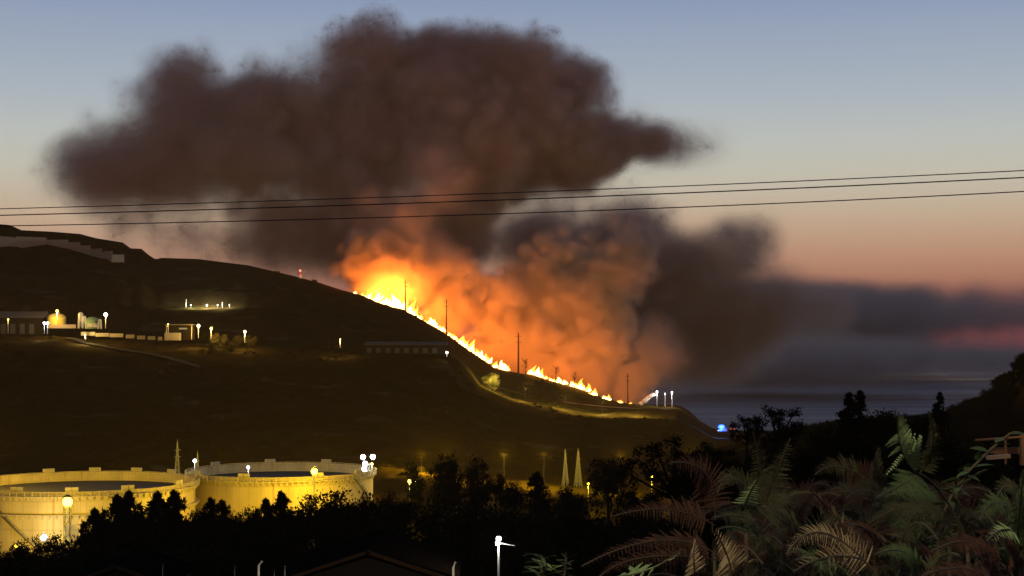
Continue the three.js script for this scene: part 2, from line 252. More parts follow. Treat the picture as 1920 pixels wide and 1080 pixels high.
function oilTank(px, py, D, R, H, label, boxAngles, girders, stairFrom, stairTo) {
  const c = at(px, py, D), t = thing('oil_tank', label, 'tank', V(c.x, c.y - H, c.z), 0, null);
  mesh('shell', new THREE.LatheGeometry([V(R, 0), V(R, H), V(R - 0.25, H), V(R - 0.25, H - 4)].map((v) => new THREE.Vector2(v.x, v.y)), 160), steelWhite, t);
  mesh('floating_roof', new THREE.CylinderGeometry(R - 0.4, R - 0.4, 0.6, 96).translate(0, H - 3.2, 0), deck, t);
  const bracketG = mergeGeometries([box(1.25, 0.2, 0.8, R + 0.62, -0.11, 0), box(0.5, 0.9, 0.7, R + 0.24, -0.66, 0)]), postG = tube(V(R + 1.15, 0, 0), V(R + 1.15, 1.25, 0), 0.13, 5);
  girders.forEach((gy, gi) => {
    const gr = mesh('wind_girder', ring(R - 0.02, R + 1.3, 0.22), gi ? railPaint : railPaint, t); gr.position.y = H - gy;
    const n = 110; for (let i = 0; i < n; i++) { const b = mesh('bracket', bracketG, railPaint, gr); b.rotation.y = i / n * 6.2832; b.position.y = -0.003; }
  });
  const hr = mesh('handrail', mergeGeometries([0.35, 0.75, 1.25].map((y) => new THREE.TorusGeometry(R + 1.15, y > 1 ? 0.1 : 0.07, 5, 140).rotateX(Math.PI / 2).translate(0, y, 0))), railPaint, t); hr.position.y = H - girders[0] + 0.22;
  for (let i = 0; i < 96; i++) { const p = mesh('rail_post', postG, railPaint, hr); p.rotation.y = (i + 0.5) / 96 * 6.2832; }
  for (const a of boxAngles) {                                      // foam boxes: paired panels that stand over the rim
    const g = mesh('foam_box', mergeGeometries([box(1.75, 1.25, 0.7, -0.95, 0.85, 0), box(1.75, 1.25, 0.7, 0.95, 0.85, 0), box(0.2, 2.4, 0.2, 0, 0.2, -0.3)]), railPaint, t); const r = a * Math.PI / 180;
    g.position.set(Math.sin(r) * (R + 0.3), H - 0.15, Math.cos(r) * (R + 0.3)); g.rotation.y = r;
  }
  const steps = [], n = 46, a0 = stairFrom * Math.PI / 180, a1 = stairTo * Math.PI / 180; let prev = null, pr = null;
  for (let i = 0; i <= n; i++) { const u = i / n, a = mix(a0, a1, u), y = mix(H - girders[0], 0.5, u), o = (r, yy) => V(Math.sin(a) * r, yy, Math.cos(a) * r), q = o(R + 1.25, y), q2 = o(R + 1.25, y + 1.1); if (prev) { steps.push(tube(prev, q, 0.16, 4), tube(pr, q2, 0.06, 4)); } steps.push(tube(o(R + 0.1, y), q, 0.13, 4)); if (i % 3 === 0) steps.push(tube(q, q2, 0.05, 4)); prev = q; pr = q2; }
  mesh('stair', mergeGeometries(steps), steelDark, t);
  return t;
}
const tankL = oilTank(150, 902, 470, 34.5, 19, 'large yellow lit oil tank at the left edge, cut by the frame', [-62, -38, -14, 12, 38, 70, 110, 141, 165, 188, 212, 250], [1.4, 6.6], -32, 2);
const tankR = oilTank(528, 881, 508, 30, 19, 'oil tank with the white twin floodlights, right of the other tank', [-52, -14, 30, 62, 120, 158, 196, 236], [1.3], 56, 96);

// ---------------------------------------------------------------- lamps
const bulbG = new THREE.SphereGeometry(1, 16, 12);
const SODIUM = [1, 0.65, 0.025], WHITE = [1, 0.93, 0.84], COLD = [0.86, 0.93, 1], WARM = [1, 0.72, 0.16];
function lampPost(name, label, base, top, col, size, k, cd, { lattice = false, dir = V(0, -0.8, 1), group, heads = [[0, 0, 0]], postR = 0.14, reach = 1, spill = col, shield = false } = {}) {
  const t = thing(name, label, 'lamp', base, 0, group), h = top.y - base.y;
  if (lattice) {
    const w = lattice, g = [], n = Math.max(4, Math.round(h / (w * 1.3)));
    for (const [sx, sz] of [[-1, -1], [1, -1], [1, 1], [-1, 1]]) g.push(tube(V(sx * w / 2, 0, sz * w / 2), V(sx * w / 2, h - size, sz * w / 2), w * 0.09, 4));
    for (let i = 0; i < n; i++) { const y0 = i / n * (h - size), y1 = (i + 1) / n * (h - size), s = i % 2 ? 1 : -1; for (const [ax, az, bx, bz] of [[-1, 1, 1, 1], [-1, -1, 1, -1], [1, -1, 1, 1], [-1, -1, -1, 1]]) g.push(tube(V(ax * w / 2 * s, y0, az * w / 2 * (ax === bx ? s : 1)), V(bx * w / 2 * s, y1, bz * w / 2 * (ax === bx ? s : 1)), w * 0.06, 4)); }
    mesh('lattice_mast', mergeGeometries(g), galv, t);
  } else mesh('post', new THREE.CylinderGeometry(postR * 0.7, postR * 1.2, h, 8).translate(0, h / 2, 0), shield ? steelDark : galv, t);
  if (shield) { mesh('housing', box(size * 5, size * 4, size * 1.6, 0, h, size * 2.2), steelDark, t); }  // screen of the added lamps, keeps their bulbs out of view
  heads.forEach(([hx, hy, hz]) => {
    const hd = mesh('lamp_head', mergeGeometries([new THREE.CylinderGeometry(size * 0.5, size * 1.1, size * 0.5, 12).translate(0, size * 1.35, 0)]), steelDark, t); hd.position.set(hx, h + hy, hz);
    const b = mesh('bulb', bulbG, glow(...col, k), hd); b.scale.setScalar(size * 1.1);
  });
  if (cd) { const l = lamp(top.clone().addScaledVector(dir.clone().normalize(), size + reach), ...spill, cd, Math.max(0.1, size)); scene.add(l); }
  return t;
}
// sodium lamps that light the tanks; some of them stand hidden behind the trees
lampPost('floodlight_tower', 'brightest sodium lamp, on a lattice tower before the left tank', at(126, 1000, 414).setY(38), at(128, 941, 414), SODIUM, 1.15, 26, 800, { lattice: 1.5, dir: V(0.1, 0.3, -1), reach: 2 });
lampPost('floodlight', 'orange starburst sodium lamp before the right tank', at(589, 960, 466).setY(38), at(589, 884, 466), SODIUM, 0.85, 26, 1300, { postR: 0.3, dir: V(0, 0.6, -1), reach: 2 });
lampPost('floodlight', 'sodium lamp hidden by the trees where the two tanks meet', at(405, 990, 440).setY(38), at(405, 968, 440), SODIUM, 0.3, 12, 1500, { dir: V(0, 1, -0.3) });
lampPost('floodlight', 'sodium lamp hidden by the trees before the left tank', at(30, 1040, 412).setY(37), at(30, 1024, 412), SODIUM, 0.3, 12, 1700, { dir: V(0, 1, -0.3) });
lampPost('floodlight', 'sodium lamp hidden by the trees before the right tank', at(505, 990, 448).setY(38), at(505, 968, 448), SODIUM, 0.3, 12, 1500, { dir: V(0, 1, -0.3) });
lampPost('floodlight', 'sodium lamp hidden by the tree right of the starburst lamp', at(668, 990, 462).setY(38), at(668, 955, 462), SODIUM, 0.3, 12, 1100, { dir: V(0, 1, -0.3) });
lampPost('floodlight', 'white lamp low among the bushes at the left tank', at(82, 1040, 424).setY(38), at(82, 1008, 424), COLD, 0.75, 20, 120, { dir: V(0, 0.6, -0.6) });
lampPost('floodlight', 'small white lamp on the left rim of the right tank', V(tankR.position.x - 27, tankR.position.y + 19, tankR.position.z + 8), at(366, 864, 500), COLD, 0.5, 16, 40, {});
lampPost('floodlight', 'small white lamp over the roof of the right tank', V(tankR.position.x - 10, tankR.position.y + 16, tankR.position.z + 6), at(469, 876, 502), COLD, 0.42, 14, 60, {});
lampPost('floodlight_tower', 'twin white floodlights on the mast at the right tank', at(690, 960, 506).setY(39), at(686, 864, 506), COLD, 0.72, 34, 110, { lattice: 0.9, heads: [[-1.7, 1.2, 0], [1.5, 1.3, 0], [-1, -1, 0.1], [-1.2, -2.6, 0.1]], dir: V(-0.2, -1.2, 0.3), reach: 3 });
lampPost('floodlight', 'yellow lit lamp beam at the right end of the right tank', at(697, 960, 512).setY(39), at(700, 870, 512), WARM, 0.35, 14, 50, { postR: 0.3 });
for (const [x, y, D, l] of [[-60, 850, 455, 'added sodium floodlight on a mast outside the left edge by the left tank'], [250, 925, 545, 'added sodium lamp hidden behind the left tank'], [430, 915, 575, 'added sodium lamp hidden behind the gap between the tanks'], [620, 905, 580, 'added sodium lamp hidden behind the right tank']]) lampPost('floodlight', l, at(x, y, D).setY(39), at(x, y, D), SODIUM, 0.3, 10, 6500, { postR: 0.2, dir: V(0, 0.2, -1), reach: 1.4, shield: true });  // unseen lamps added to brighten the tank rims and the hill behind
for (const [x, l] of [[790, 'added valley lamp hidden behind the narrow tall tree'], [835, 'added valley lamp hidden behind the tallest dark trees'], [945, 'added valley lamp hidden behind the low round dark tree'], [1020, 'added valley lamp hidden left of the lattice pylons'], [1165, 'added valley lamp hidden behind the blocky clipped tree'], [1300, 'added valley lamp hidden behind the ragged tree below the beacon']]) { const p = at(x, 905, 690); lampPost('street_lamp', l, V(p.x, 36, p.z), V(p.x, 48, p.z), SODIUM, 0.12, 3, 5200, { dir: V(0, 0.15, -1), reach: 5, shield: true, postR: 0.07 }); }  // invented valley lamps, put in to lift the dark slope behind the trees
// lamps seen through the trees in the middle
for (const [x, y, s, l] of [[768, 902, 0.6, 'lamp shining through the trees right of the tanks'], [778, 903, 0.3, 'smaller lamp dot beside the lamp right of the tanks'], [856, 901, 0.55, 'warm lamp shining through the tall trees in the middle']]) lampPost('street_lamp', l, at(x, 960, 505).setY(39), at(x, y, 505), WARM, s, 14, 120, { group: null });
lampPost('street_lamp', 'warm lamp hidden behind the blocky tree at the lattice pylons', at(1103, 940, 600).setY(36), at(1101, 907, 600), SODIUM, 0.4, 7, 900, { postR: 0.08 });
lampPost('street_lamp', 'warm lamp low behind the dark trees left of the red fern', at(1222, 940, 620).setY(34), at(1224, 893, 620), SODIUM, 0.5, 7, 1600, { postR: 0.08 });

// ---------------------------------------------------------------- masts, pylons, poles
function latticePylon(px, top, base, D, w, label, arms = []) {
  const b = at(px, base, D), h = at(px, top, D).y - b.y, t = thing('lattice_pylon', label, 'pylon', b, 0.4), g = [], n = 8, wd = (y) => mix(w, w * 0.1, Math.pow(y / h, 0.85)) / 2;
  for (let i = 0; i < n; i++) { const y0 = h * (1 - (1 - i / n) ** 1.2), y1 = h * (1 - (1 - (i + 1) / n) ** 1.2), a = wd(y0), c = wd(y1); for (let k = 0; k < 4; k++) { const P = (y, r, m) => V([-1, 1, 1, -1][m % 4] * r, y, [-1, -1, 1, 1][m % 4] * r); g.push(tube(P(y0, a, k), P(y1, c, k), 0.11, 4), tube(P(y0, a, k), P(y1, c, k + 1), 0.07, 4), tube(P(y0, a, k + 1), P(y1, c, k), 0.07, 4), tube(P(y1, c, k), P(y1, c, k + 1), 0.06, 4)); } }
  mesh('lattice_frame', mergeGeometries(g), galv, t);
  mesh('spike', tube(V(0, h - 0.2, 0), V(0, h + 1.2, 0), 0.09, 5), galv, t);
  for (const [y, l] of arms) mesh('crossarm', mergeGeometries([tube(V(-l, y * h, 0), V(l, y * h, 0), 0.09, 4), tube(V(0, y * h + 0.9, 0), V(l, y * h, 0), 0.06, 4)]), galv, t);
}
latticePylon(1060, 847, 912, 640, 2.2, 'left one of the two slim lattice pylons in the valley');
latticePylon(1084, 845, 912, 640, 2.6, 'right one of the two slim lattice pylons in the valley');
latticePylon(332, 829, 898, 640, 2.2, 'tall pale mast standing behind the left tank', [[0.78, 1.4], [0.6, 1.4]]);
latticePylon(370, 850, 886, 640, 1.2, 'short pale mast at the left rim of the right tank', [[0.6, 0.8]]);
const poleWood = std(0.035, 0.025, 0.02, 0.9);
function powerPole(px, top, base, label, w = 0.34) {
  const D = lerpTable(DC, px)[0] - 8, b = at(px, base, D), h = at(px, top, D).y - b.y, t = thing('power_pole', label, 'pole', b.clone().setY(b.y - 3));
  mesh('post', new THREE.CylinderGeometry(w * 0.55, w, h + 3, 8).translate(0, (h + 3) / 2, 0), poleWood, t);
  for (const y of [0.9, 0.76]) { const a = mesh('crossarm', box(h * 0.16, 0.3, 0.3, 0, 3 + h * y, 0.3), poleWood, t); for (const s of [-0.42, 0, 0.42]) mesh('insulator', new THREE.CylinderGeometry(0.16, 0.22, 0.7, 6).translate(s * h * 0.16, 3 + h * y + 0.5, 0.3), poleWood, a); }
}
powerPole(760, 524, 580, 'dark power pole beside the tallest yellow blaze, uppermost on the slope', 0.75);
powerPole(837, 560, 622, 'dark power pole, second down the burning slope', 0.75);
powerPole(972, 624, 698, 'tallest dark power pole, midway down the burning slope', 1);
powerPole(1177, 700, 758, 'faint smoke veiled power pole at the lower end of the fire', 0.8);
// red and white beacon on the crest
{
  const b = onHill(562, 521), k = pxm(1500), t = thing('beacon', 'small red and white lit beacon tower on the hill crest', 'beacon', b), red = std(0.6, 0.06, 0.03, 0.6), white = std(0.75, 0.7, 0.65, 0.6);
  mesh('base', new THREE.CylinderGeometry(1.4, 2, 3.2, 14).translate(0, 1.2, 0), white, t); mesh('shaft', new THREE.CylinderGeometry(1, 1.2, 3.4, 14).translate(0, 4.5, 0), red, t);
  mesh('gallery', new THREE.CylinderGeometry(1.9, 1.7, 1.6, 14).translate(0, 7, 0), white, t); mesh('spire', new THREE.CylinderGeometry(0.1, 0.8, 2.8, 10).translate(0, 9.2, 0), red, t);
  mesh('lamp', bulbG, glow(1, 0.4, 0.25, 1.2), t).position.set(0, 8, 1.2); t.children[4].scale.setScalar(0.35);
  scene.add(lamp(b.clone().add(V(1, 6, 5)), 1, 0.55, 0.42, 55, 0.3));
}
// ---------------------------------------------------------------- stepped wall at the top left
{
  const wallMat = std(0.36, 0.32, 0.25, 0.9), bot = [[-60, 470], [0, 466], [60, 458], [105, 459], [150, 473], [215, 493], [245, 492]];
  const t = thing('retaining_wall', 'long pale wall stepping down the top of the hill', 'wall', V(0, 0, 0));
  const tops = [[-60, -15, 444], [-15, 30, 444], [30, 87, 445], [87, 128, 450], [128, 150, 455], [150, 170, 461], [170, 190, 467], [190, 210, 472], [210, 233, 478]];
  for (const [x0, x1, y] of tops) {
    const A = onHill(x0, lerpTable(bot, x0)[0]), B = onHill(x1, lerpTable(bot, x1)[0]), top = at((x0 + x1) / 2, y, -(A.z + B.z) / 2).y, L = Math.hypot(B.x - A.x, B.z - A.z), low = Math.min(A.y, B.y) - 8;
    const m = mesh('wall_panel', box(L - 0.12, top - low, 0.6), wallMat, t); m.position.set((A.x + B.x) / 2, (top + low) / 2, (A.z + B.z) / 2); m.rotation.y = -Math.atan2(B.z - A.z, B.x - A.x);
    mesh('coping', box(L - 0.05, 0.3, 0.9, 0, (top - low) / 2 + 0.15, 0), wallMat, m);
  }
}
// ---------------------------------------------------------------- works yard on the bench, left
const YD = 1120, yk = pxm(YD), yardBase = (px, D = YD) => V((px - 960) * pxm(D), elev(lerpTable(PLAT, px)[0], D) , -D);
const roofSheet = matt(0.17, 0.15, 0.12), wallDull = matt(0.03, 0.025, 0.018), plaster = std(0.5, 0.42, 0.3, 0.9);
function shed(name, label, x0, x1, top, base, D, depth, wallM, roofM) {
  const a = at(x0, base, D), w = (x1 - x0) * pxm(D), h = (base - top) * pxm(D), t = thing(name, label, 'shed', V(a.x + w / 2, a.y - 1, -D - depth / 2));
  mesh('wall', box(w - 0.4, h * 0.72 + 1, depth, 0, (h * 0.72 + 1) / 2, 0), wallM, t);
  const s = new THREE.Shape([[-depth / 2 - 0.8, 0], [depth / 2 + 0.8, 0], [depth / 2 + 0.8, 0.25], [0, h * 0.28 + 0.2], [-depth / 2 - 0.8, 0.25]].map(([p, q]) => new THREE.Vector2(p, q)));
  mesh('roof', new THREE.ExtrudeGeometry(s, { depth: w, bevelEnabled: false }).rotateY(Math.PI / 2).translate(-w / 2, h * 0.72 + 1.003, 0), roofM, t);
  for (let i = 0; i < Math.floor(w / 7); i++) mesh('bay_door', box(3.6, h * 0.45, 0.15, -w / 2 + 4 + i * 7, h * 0.225 + 1, depth / 2 + 0.09), steelDark, t);
  return t;
}
shed('storage_shed', 'long dark shed with a pale lit roof at the left edge', -40, 82, 584, 626, 1130, 16, wallDull, roofSheet);
shed('storage_shed', 'long low shed below the burning slope, beside a white lamp', 682, 838, 641, 662, 1150, 22, wallDull, roofSheet);
function dome(px, top, base, wpx, D, mat, label) {
  const b = at(px, base, D), k = pxm(D), R = wpx * k / 2, H = (base - top) * k, t = thing('storage_tank', label, 'tank', V(b.x, b.y - 1, b.z));
  mesh('shell', new THREE.CylinderGeometry(R, R, H * 0.7 + 1, 32).translate(0, (H * 0.7 + 1) / 2, 0), mat, t);
  mesh('roof', new THREE.LatheGeometry([[R + 0.2, 0], [R * 0.75, H * 0.17], [R * 0.4, H * 0.27], [0.01, H * 0.3]].map(([x, y]) => new THREE.Vector2(x, y)), 32).translate(0, H * 0.7 + 1, 0), mat, t);
  mesh('rim', new THREE.TorusGeometry(R + 0.1, 0.18, 6, 40).rotateX(Math.PI / 2).translate(0, H * 0.7 + 1, 0), galv, t);
}
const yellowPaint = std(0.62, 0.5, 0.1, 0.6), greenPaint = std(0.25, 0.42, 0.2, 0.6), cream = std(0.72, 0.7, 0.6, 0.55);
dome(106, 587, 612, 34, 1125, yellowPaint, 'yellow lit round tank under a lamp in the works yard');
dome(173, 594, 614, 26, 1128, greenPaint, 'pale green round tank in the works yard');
function silo(px, top, base, wpx, D, label) {
  const b = at(px, base, D), k = pxm(D), R = wpx * k / 2, H = (base - top) * k, t = thing('silo', label, 'silo', V(b.x, b.y, b.z));
  mesh('hopper', new THREE.LatheGeometry([[R * 0.3, H * 0.36], [R, H * 0.52], [R, H * 0.88], [R * 0.6, H * 0.97], [0.01, H]].map(([x, y]) => new THREE.Vector2(x, y)), 20), cream, t);
  for (const [sx, sz] of [[1, 1], [-1, 1], [1, -1], [-1, -1]]) mesh('leg', tube(V(sx * R * 0.8, -1, sz * R * 0.8), V(sx * R * 0.7, H * 0.55, sz * R * 0.7), 0.28, 6), cream, t);
  mesh('ladder', box(0.5, H * 0.9, 0.15, R * 0.2, H * 0.45, R + 0.12), galv, t);
}
silo(151, 585, 613, 9, 1112, 'taller of the two pale silos on legs in the works yard');
silo(158, 592, 613, 7, 1110, 'shorter pale silo on legs, leaning close to the taller one');
silo(187, 598, 614, 7, 1114, 'small pale silo just left of the yard lamp mast');
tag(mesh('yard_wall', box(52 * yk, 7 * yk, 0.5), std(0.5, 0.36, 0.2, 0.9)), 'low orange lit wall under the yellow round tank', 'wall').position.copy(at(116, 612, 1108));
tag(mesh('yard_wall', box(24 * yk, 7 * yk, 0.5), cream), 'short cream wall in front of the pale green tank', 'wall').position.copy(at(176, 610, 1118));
{
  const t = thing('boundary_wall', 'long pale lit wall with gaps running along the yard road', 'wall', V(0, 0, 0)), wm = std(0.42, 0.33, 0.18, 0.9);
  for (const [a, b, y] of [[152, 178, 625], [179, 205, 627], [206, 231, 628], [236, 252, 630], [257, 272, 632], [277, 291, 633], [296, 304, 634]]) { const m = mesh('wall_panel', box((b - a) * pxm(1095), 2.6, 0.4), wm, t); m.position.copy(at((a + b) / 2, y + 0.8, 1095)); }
}
{
  const D = 1100, k = pxm(D), b = at(337, 637, D), t = thing('workshop', 'flat roofed workshop with an open canopy beside the yard lamps', 'building', b);
  mesh('side_wall', box(28 * k, 14 * k, 6, -13 * k, 6 * k, 0), plaster, t); mesh('back_wall', box(48 * k, 26 * k, 0.4, 1 * k, 13 * k, -6), wallDull, t);
  mesh('canopy', box(51 * k, 0.7, 14, 1 * k, 28 * k, -1), roofSheet, t); mesh('window', box(15 * k, 3 * k, 0.2, 3 * k, 21 * k, -5.7), glow(1, 0.72, 0.3, 0.35), t);
  for (const x of [-22, 25]) mesh('canopy_post', box(0.5, 28 * k, 0.5, x * k, 14 * k, 5), plaster, t);
}
const yardLamp = (px, top, base, col, size, k, cd, label, D = 1090) => lampPost('street_lamp', label, at(px, base, D), at(px, top, D), col, size, k, cd, { postR: 0.25, reach: 1.5, spill: cd > 600 ? [1, 0.62, 0.16] : col });
yardLamp(107, 583, 600, [1, 0.8, 0.14], 0.9, 4, 2200, 'yellow lamp on top of the yellow round tank', 1108);
yardLamp(83, 606, 626, COLD, 0.75, 22, 150, 'left one of the twin white lamps at the shed end');
yardLamp(89, 606, 626, COLD, 0.75, 22, 150, 'right one of the twin white lamps at the shed end');
yardLamp(15, 599, 625, WARM, 0.6, 4, 160, 'small warm lamp on the front of the left shed');
yardLamp(-12, 570, 625, SODIUM, 0.6, 14, 2500, 'sodium lamp just outside the left edge behind the shed', 1160);
yardLamp(198, 590, 616, WHITE, 1.1, 30, 1400, 'large white lamp on a mast right of the green tank');
yardLamp(372, 611, 634, [1, 0.84, 0.35], 1.1, 5, 1200, 'first of three round lamps, beside the workshop canopy');
yardLamp(396, 616, 636, WARM, 0.95, 4, 1200, 'second of three round lamps, over the orange lit bush');
yardLamp(459, 622, 643, [1, 0.86, 0.4], 0.95, 5, 1200, 'third of three round lamps, at the right end of the yard');
yardLamp(315, 608, 634, WARM, 0.35, 12, 60, 'small lamp on the left corner of the workshop canopy');
yardLamp(838, 661, 668, WHITE, 0.75, 18, 60, 'white lamp at the right end of the long low shed', 1140);
yardLamp(638, 636, 652, WARM, 0.3, 12, 700, 'tiny lamp above the lit scrub strip left of the low shed');
yardLamp(160, 628, 636, [1, 0.85, 0.4], 0.25, 10, 500, 'tiny lamp beside the long pale yard wall', 1088);
// lit excavation above the yard
for (const [x, l, s, cd] of [[358, 'leftmost white lamp of the lit quarry bench', 0.4, 1500], [388, 'brightest white lamp of the lit quarry bench', 0.6, 2600], [408, 'third white lamp of the lit quarry bench', 0.35, 1500], [430, 'rightmost white lamp of the lit quarry bench', 0.3, 1200]]) { const b = onHill(x, 577); lampPost('work_light', l, b, b.clone().setY(b.y + 2.2), [0.95, 1, 0.85], s, 14, cd, { dir: V(0, 0.5, 1), reach: 5 }); }
for (const [x, y, l] of [[349, 562, 'thin pale post at the left of the lit quarry bench'], [417, 566, 'thin pale post at the right of the lit quarry bench']]) { const b = onHill(x, 577), h = (577 - y) * pxm(-b.z), t = thing('post', l, 'post', b); mesh('shaft', new THREE.CylinderGeometry(0.12, 0.18, h, 6).translate(0, h / 2, 0), cream, t); mesh('cap', box(0.6, 0.2, 0.3, 0, h, 0), cream, t); }
// street lamps at the end of the burning ridge, and the jet of water
for (const [x, y, s, l] of [[1232, 735, 0.75, 'left tall white street lamp at the seaward end of the ridge'], [1260, 735, 0.6, 'right tall white street lamp at the seaward end of the ridge'], [1247, 738, 0.3, 'small far lamp between the two tall street lamps']]) { const b = onHill(x, 763); lampPost('street_lamp', l, b, b.clone().setY(b.y + (763 - y) * pxm(-b.z)), WHITE, s, 20, s > 0.4 ? 1300 : 100, { postR: 0.28, reach: 1.5 }); }
for (const [x, cd, l] of [[925, 2200, 'added lamp at the bend of the lit track by the yellow bush'], [985, 2200, 'added lamp by the lit track under the tallest pole'], [1060, 2600, 'added lamp by the lit track under the forked bare tree'], [1130, 2400, 'added lamp by the lit track near the lowest flames'], [1195, 2200, 'added lamp by the lit track before the faint lowest pole']]) { const b = onHill(x, lerpTable(PLAT, x)[0] + 16); lampPost('added_slope_lamp', l, b, b.clone().add(V(0, 12, 0)), [1, 0.8, 0.22], 0.12, 3, cd * 2, { reach: 1.2, postR: 0.07, dir: V(0, -0.1, -1), shield: true }); }  // added shielded lamps, set before the slope to brighten the track band

// ---------------------------------------------------------------- the lit track under the fire
{
  const pts = [[905, 726], [922, 724], [945, 722], [952, 712], [945, 706]], road = [];
  const trackMat = std(0.32, 0.26, 0.16, 0.95);
  const strip = (P, w) => { const pos = [], idx = []; P.forEach((p, i) => { const q = P[Math.min(i + 1, P.length - 1)], o = P[Math.max(0, i - 1)], d = q.clone().sub(o).setY(0).normalize(), n = V(-d.z, 0, d.x).multiplyScalar(w / 2); pos.push(p.x + n.x, p.y + 0.5, p.z + n.z, p.x - n.x, p.y + 0.5, p.z - n.z); if (i) { const a = i * 2 - 2; idx.push(a, a + 1, a + 2, a + 1, a + 3, a + 2); } }); const g = new THREE.BufferGeometry().setAttribute('position', new THREE.Float32BufferAttribute(pos, 3)); g.setIndex(idx); g.computeVertexNormals(); return g; };
  const sample = (T, n, f) => { const c = new THREE.CatmullRomCurve3(T.map(f)); return c.getPoints(n); };
  tag(mesh('track', strip(sample([[930, 726], [955, 734], [1000, 743], [1060, 755], [1130, 763], [1200, 767], [1265, 768]], 60, ([x, y]) => { const p = onHill(x, y); return p; }), 6), std(0.32, 0.26, 0.16, 0.95, { side: 2 })), null, null, null, 'structure');
  tag(mesh('road', strip(sample([[130, 634], [170, 645], [230, 656], [300, 668], [380, 690]], 60, ([x, y]) => onHill(x, y)), 9), matt(0.07, 0.062, 0.045, { side: 2 })), null, null, null, 'structure');
}
// ---------------------------------------------------------------- emergency vehicle on the shore road
{
  const D = 1300, p = at(1355, 806, D), t = thing('emergency_vehicle', 'emergency vehicle with a bright blue beacon and red tail lights on the shore road', 'vehicle', V(p.x, p.y - 1.6, p.z), 0.2), body = std(0.04, 0.04, 0.05, 0.4), glass = std(0.02, 0.02, 0.025, 0.1), tyre = std(0.02, 0.02, 0.02, 0.9);
  mesh('body', mergeGeometries([box(5.2, 2.2, 2.4, 0.8, 1.7, 0), box(1.9, 1.7, 2.3, -2.75, 1.45, 0)]), body, t); mesh('windscreen', box(0.1, 0.8, 2, -3.75, 1.9, 0), glass, t);
  for (const x of [-2.4, 1.9]) for (const z of [1.05, -1.05]) { const w = mesh('wheel', new THREE.CylinderGeometry(0.5, 0.5, 0.35, 16).rotateX(Math.PI / 2), tyre, t); w.position.set(x, 0.5, z); }
  const b = mesh('beacon', bulbG, glow(0.02, 0.08, 1, 7), t); b.position.set(-1.2, 4.2, 0.4); b.scale.set(3, 1.9, 1.8);
  for (const z of [0.8, -0.8]) { mesh('headlight', bulbG, glow(0.8, 0.8, 1, 2), t).position.set(-3.8, 1, z); mesh('tail_light', bulbG, glow(1, 0.05, 0.04, 2), t).position.set(3.45, 1.1, z); }
  t.children.forEach((c) => { if (/light/.test(c.name)) c.scale.setScalar(0.36); });
  scene.add(lamp(V(p.x - 1.2, p.y + 2.6, p.z + 4), 0.04, 0.12, 1, 9000, 0.6));
  for (const [x, y, l] of [[1370, 804, 'left one of two small red lights right of the blue beacon'], [1377, 804, 'right one of two small red lights right of the blue beacon']]) { const q = at(x, y, 1310); lampPost('signal_lamp', l, V(q.x, q.y - 2, q.z), q, [1, 0.12, 0.1], 0.3, 3, 6, { postR: 0.05 }); }
}
// ---------------------------------------------------------------- power cables overhead
{
  const cm = std(0.012, 0.011, 0.01, 0.6), D = 70;
  for (const [y0, y1, y2, l, r] of [[391, 359, 318, 'topmost of the three power cables across the sky', 0.021], [403, 372, 331, 'middle one of the three power cables across the sky', 0.026], [421.5, 398, 356.5, 'lowest of the three power cables across the sky', 0.023]]) {
    const a = at(-150, y0 + 4.5, D + 6), b = at(2080, y2 - 6.5, D - 6), c = at(965, y1 + 2, D), P = [], q = c.clone().multiplyScalar(2).sub(a.clone().add(b).multiplyScalar(0.5));
    tag(mesh('power_cable', new THREE.TubeGeometry(new THREE.QuadraticBezierCurve3(a, q, b), 60, r, 6), cm), l, 'cable');
  }
}
// ---------------------------------------------------------------- houses, posts and lamp at the foot of the frame
const tileMat = matt(0.009, 0.006, 0.004), ridgeMat = matt(0.09, 0.05, 0.025), houseWall = matt(0.05, 0.04, 0.03);
function house(x0, x1, apexX, apexY, eaveY, D, len, label) {
  const k = pxm(D), a = at(apexX, apexY, D), hw = (x1 - x0) / 2 * k, rise = (eaveY - apexY) * k, t = thing('house', label, 'house', V(a.x, a.y - rise, a.z)), H = 6;
  mesh('wall', new THREE.ExtrudeGeometry(new THREE.Shape([[-hw * 0.93, -H], [hw * 0.93, -H], [hw * 0.93, -0.2], [0, rise - 0.45], [-hw * 0.93, -0.2]].map(([x, y]) => new THREE.Vector2(x, y))), { depth: len, bevelEnabled: false }).translate(0, 0, -len), houseWall, t);
  for (const s of [-1, 1]) {
    const L = Math.hypot(hw, rise), r = mesh('roof', box(L + 0.3, 0.14, len + 0.8, L / 2, 0, -len / 2), tileMat, t); r.position.set(0, rise, 0); r.rotation.set(0, s < 0 ? Math.PI : 0, 0);
    r.rotation.z = s < 0 ? 0 : 0; r.quaternion.setFromEuler(new THREE.Euler(0, 0, -Math.atan2(rise, hw))); if (s < 0) { r.scale.x = 1; r.quaternion.setFromEuler(new THREE.Euler(0, 0, Math.PI + Math.atan2(rise, hw))); }
    for (let i = 0; i < 9; i++) mesh('tile_course', box(L / 9 - 0.02, 0.06, len + 0.7, (i + 0.5) * L / 9, s * 0.1, -len / 2), tileMat, r).rotation.z = s * 0.03;
    mesh('verge', box(L + 0.35, 0.26, 0.22, L / 2, 0, 0.45), ridgeMat, r);
  }
}
house(520, 850, 690, 1034, 1088, 118, 12, 'dark gabled house roof low in the middle foreground');
house(120, 320, 218, 1062, 1096, 130, 10, 'faint gabled house roof at the bottom left');
const pale = std(0.6, 0.56, 0.48, 0.5);
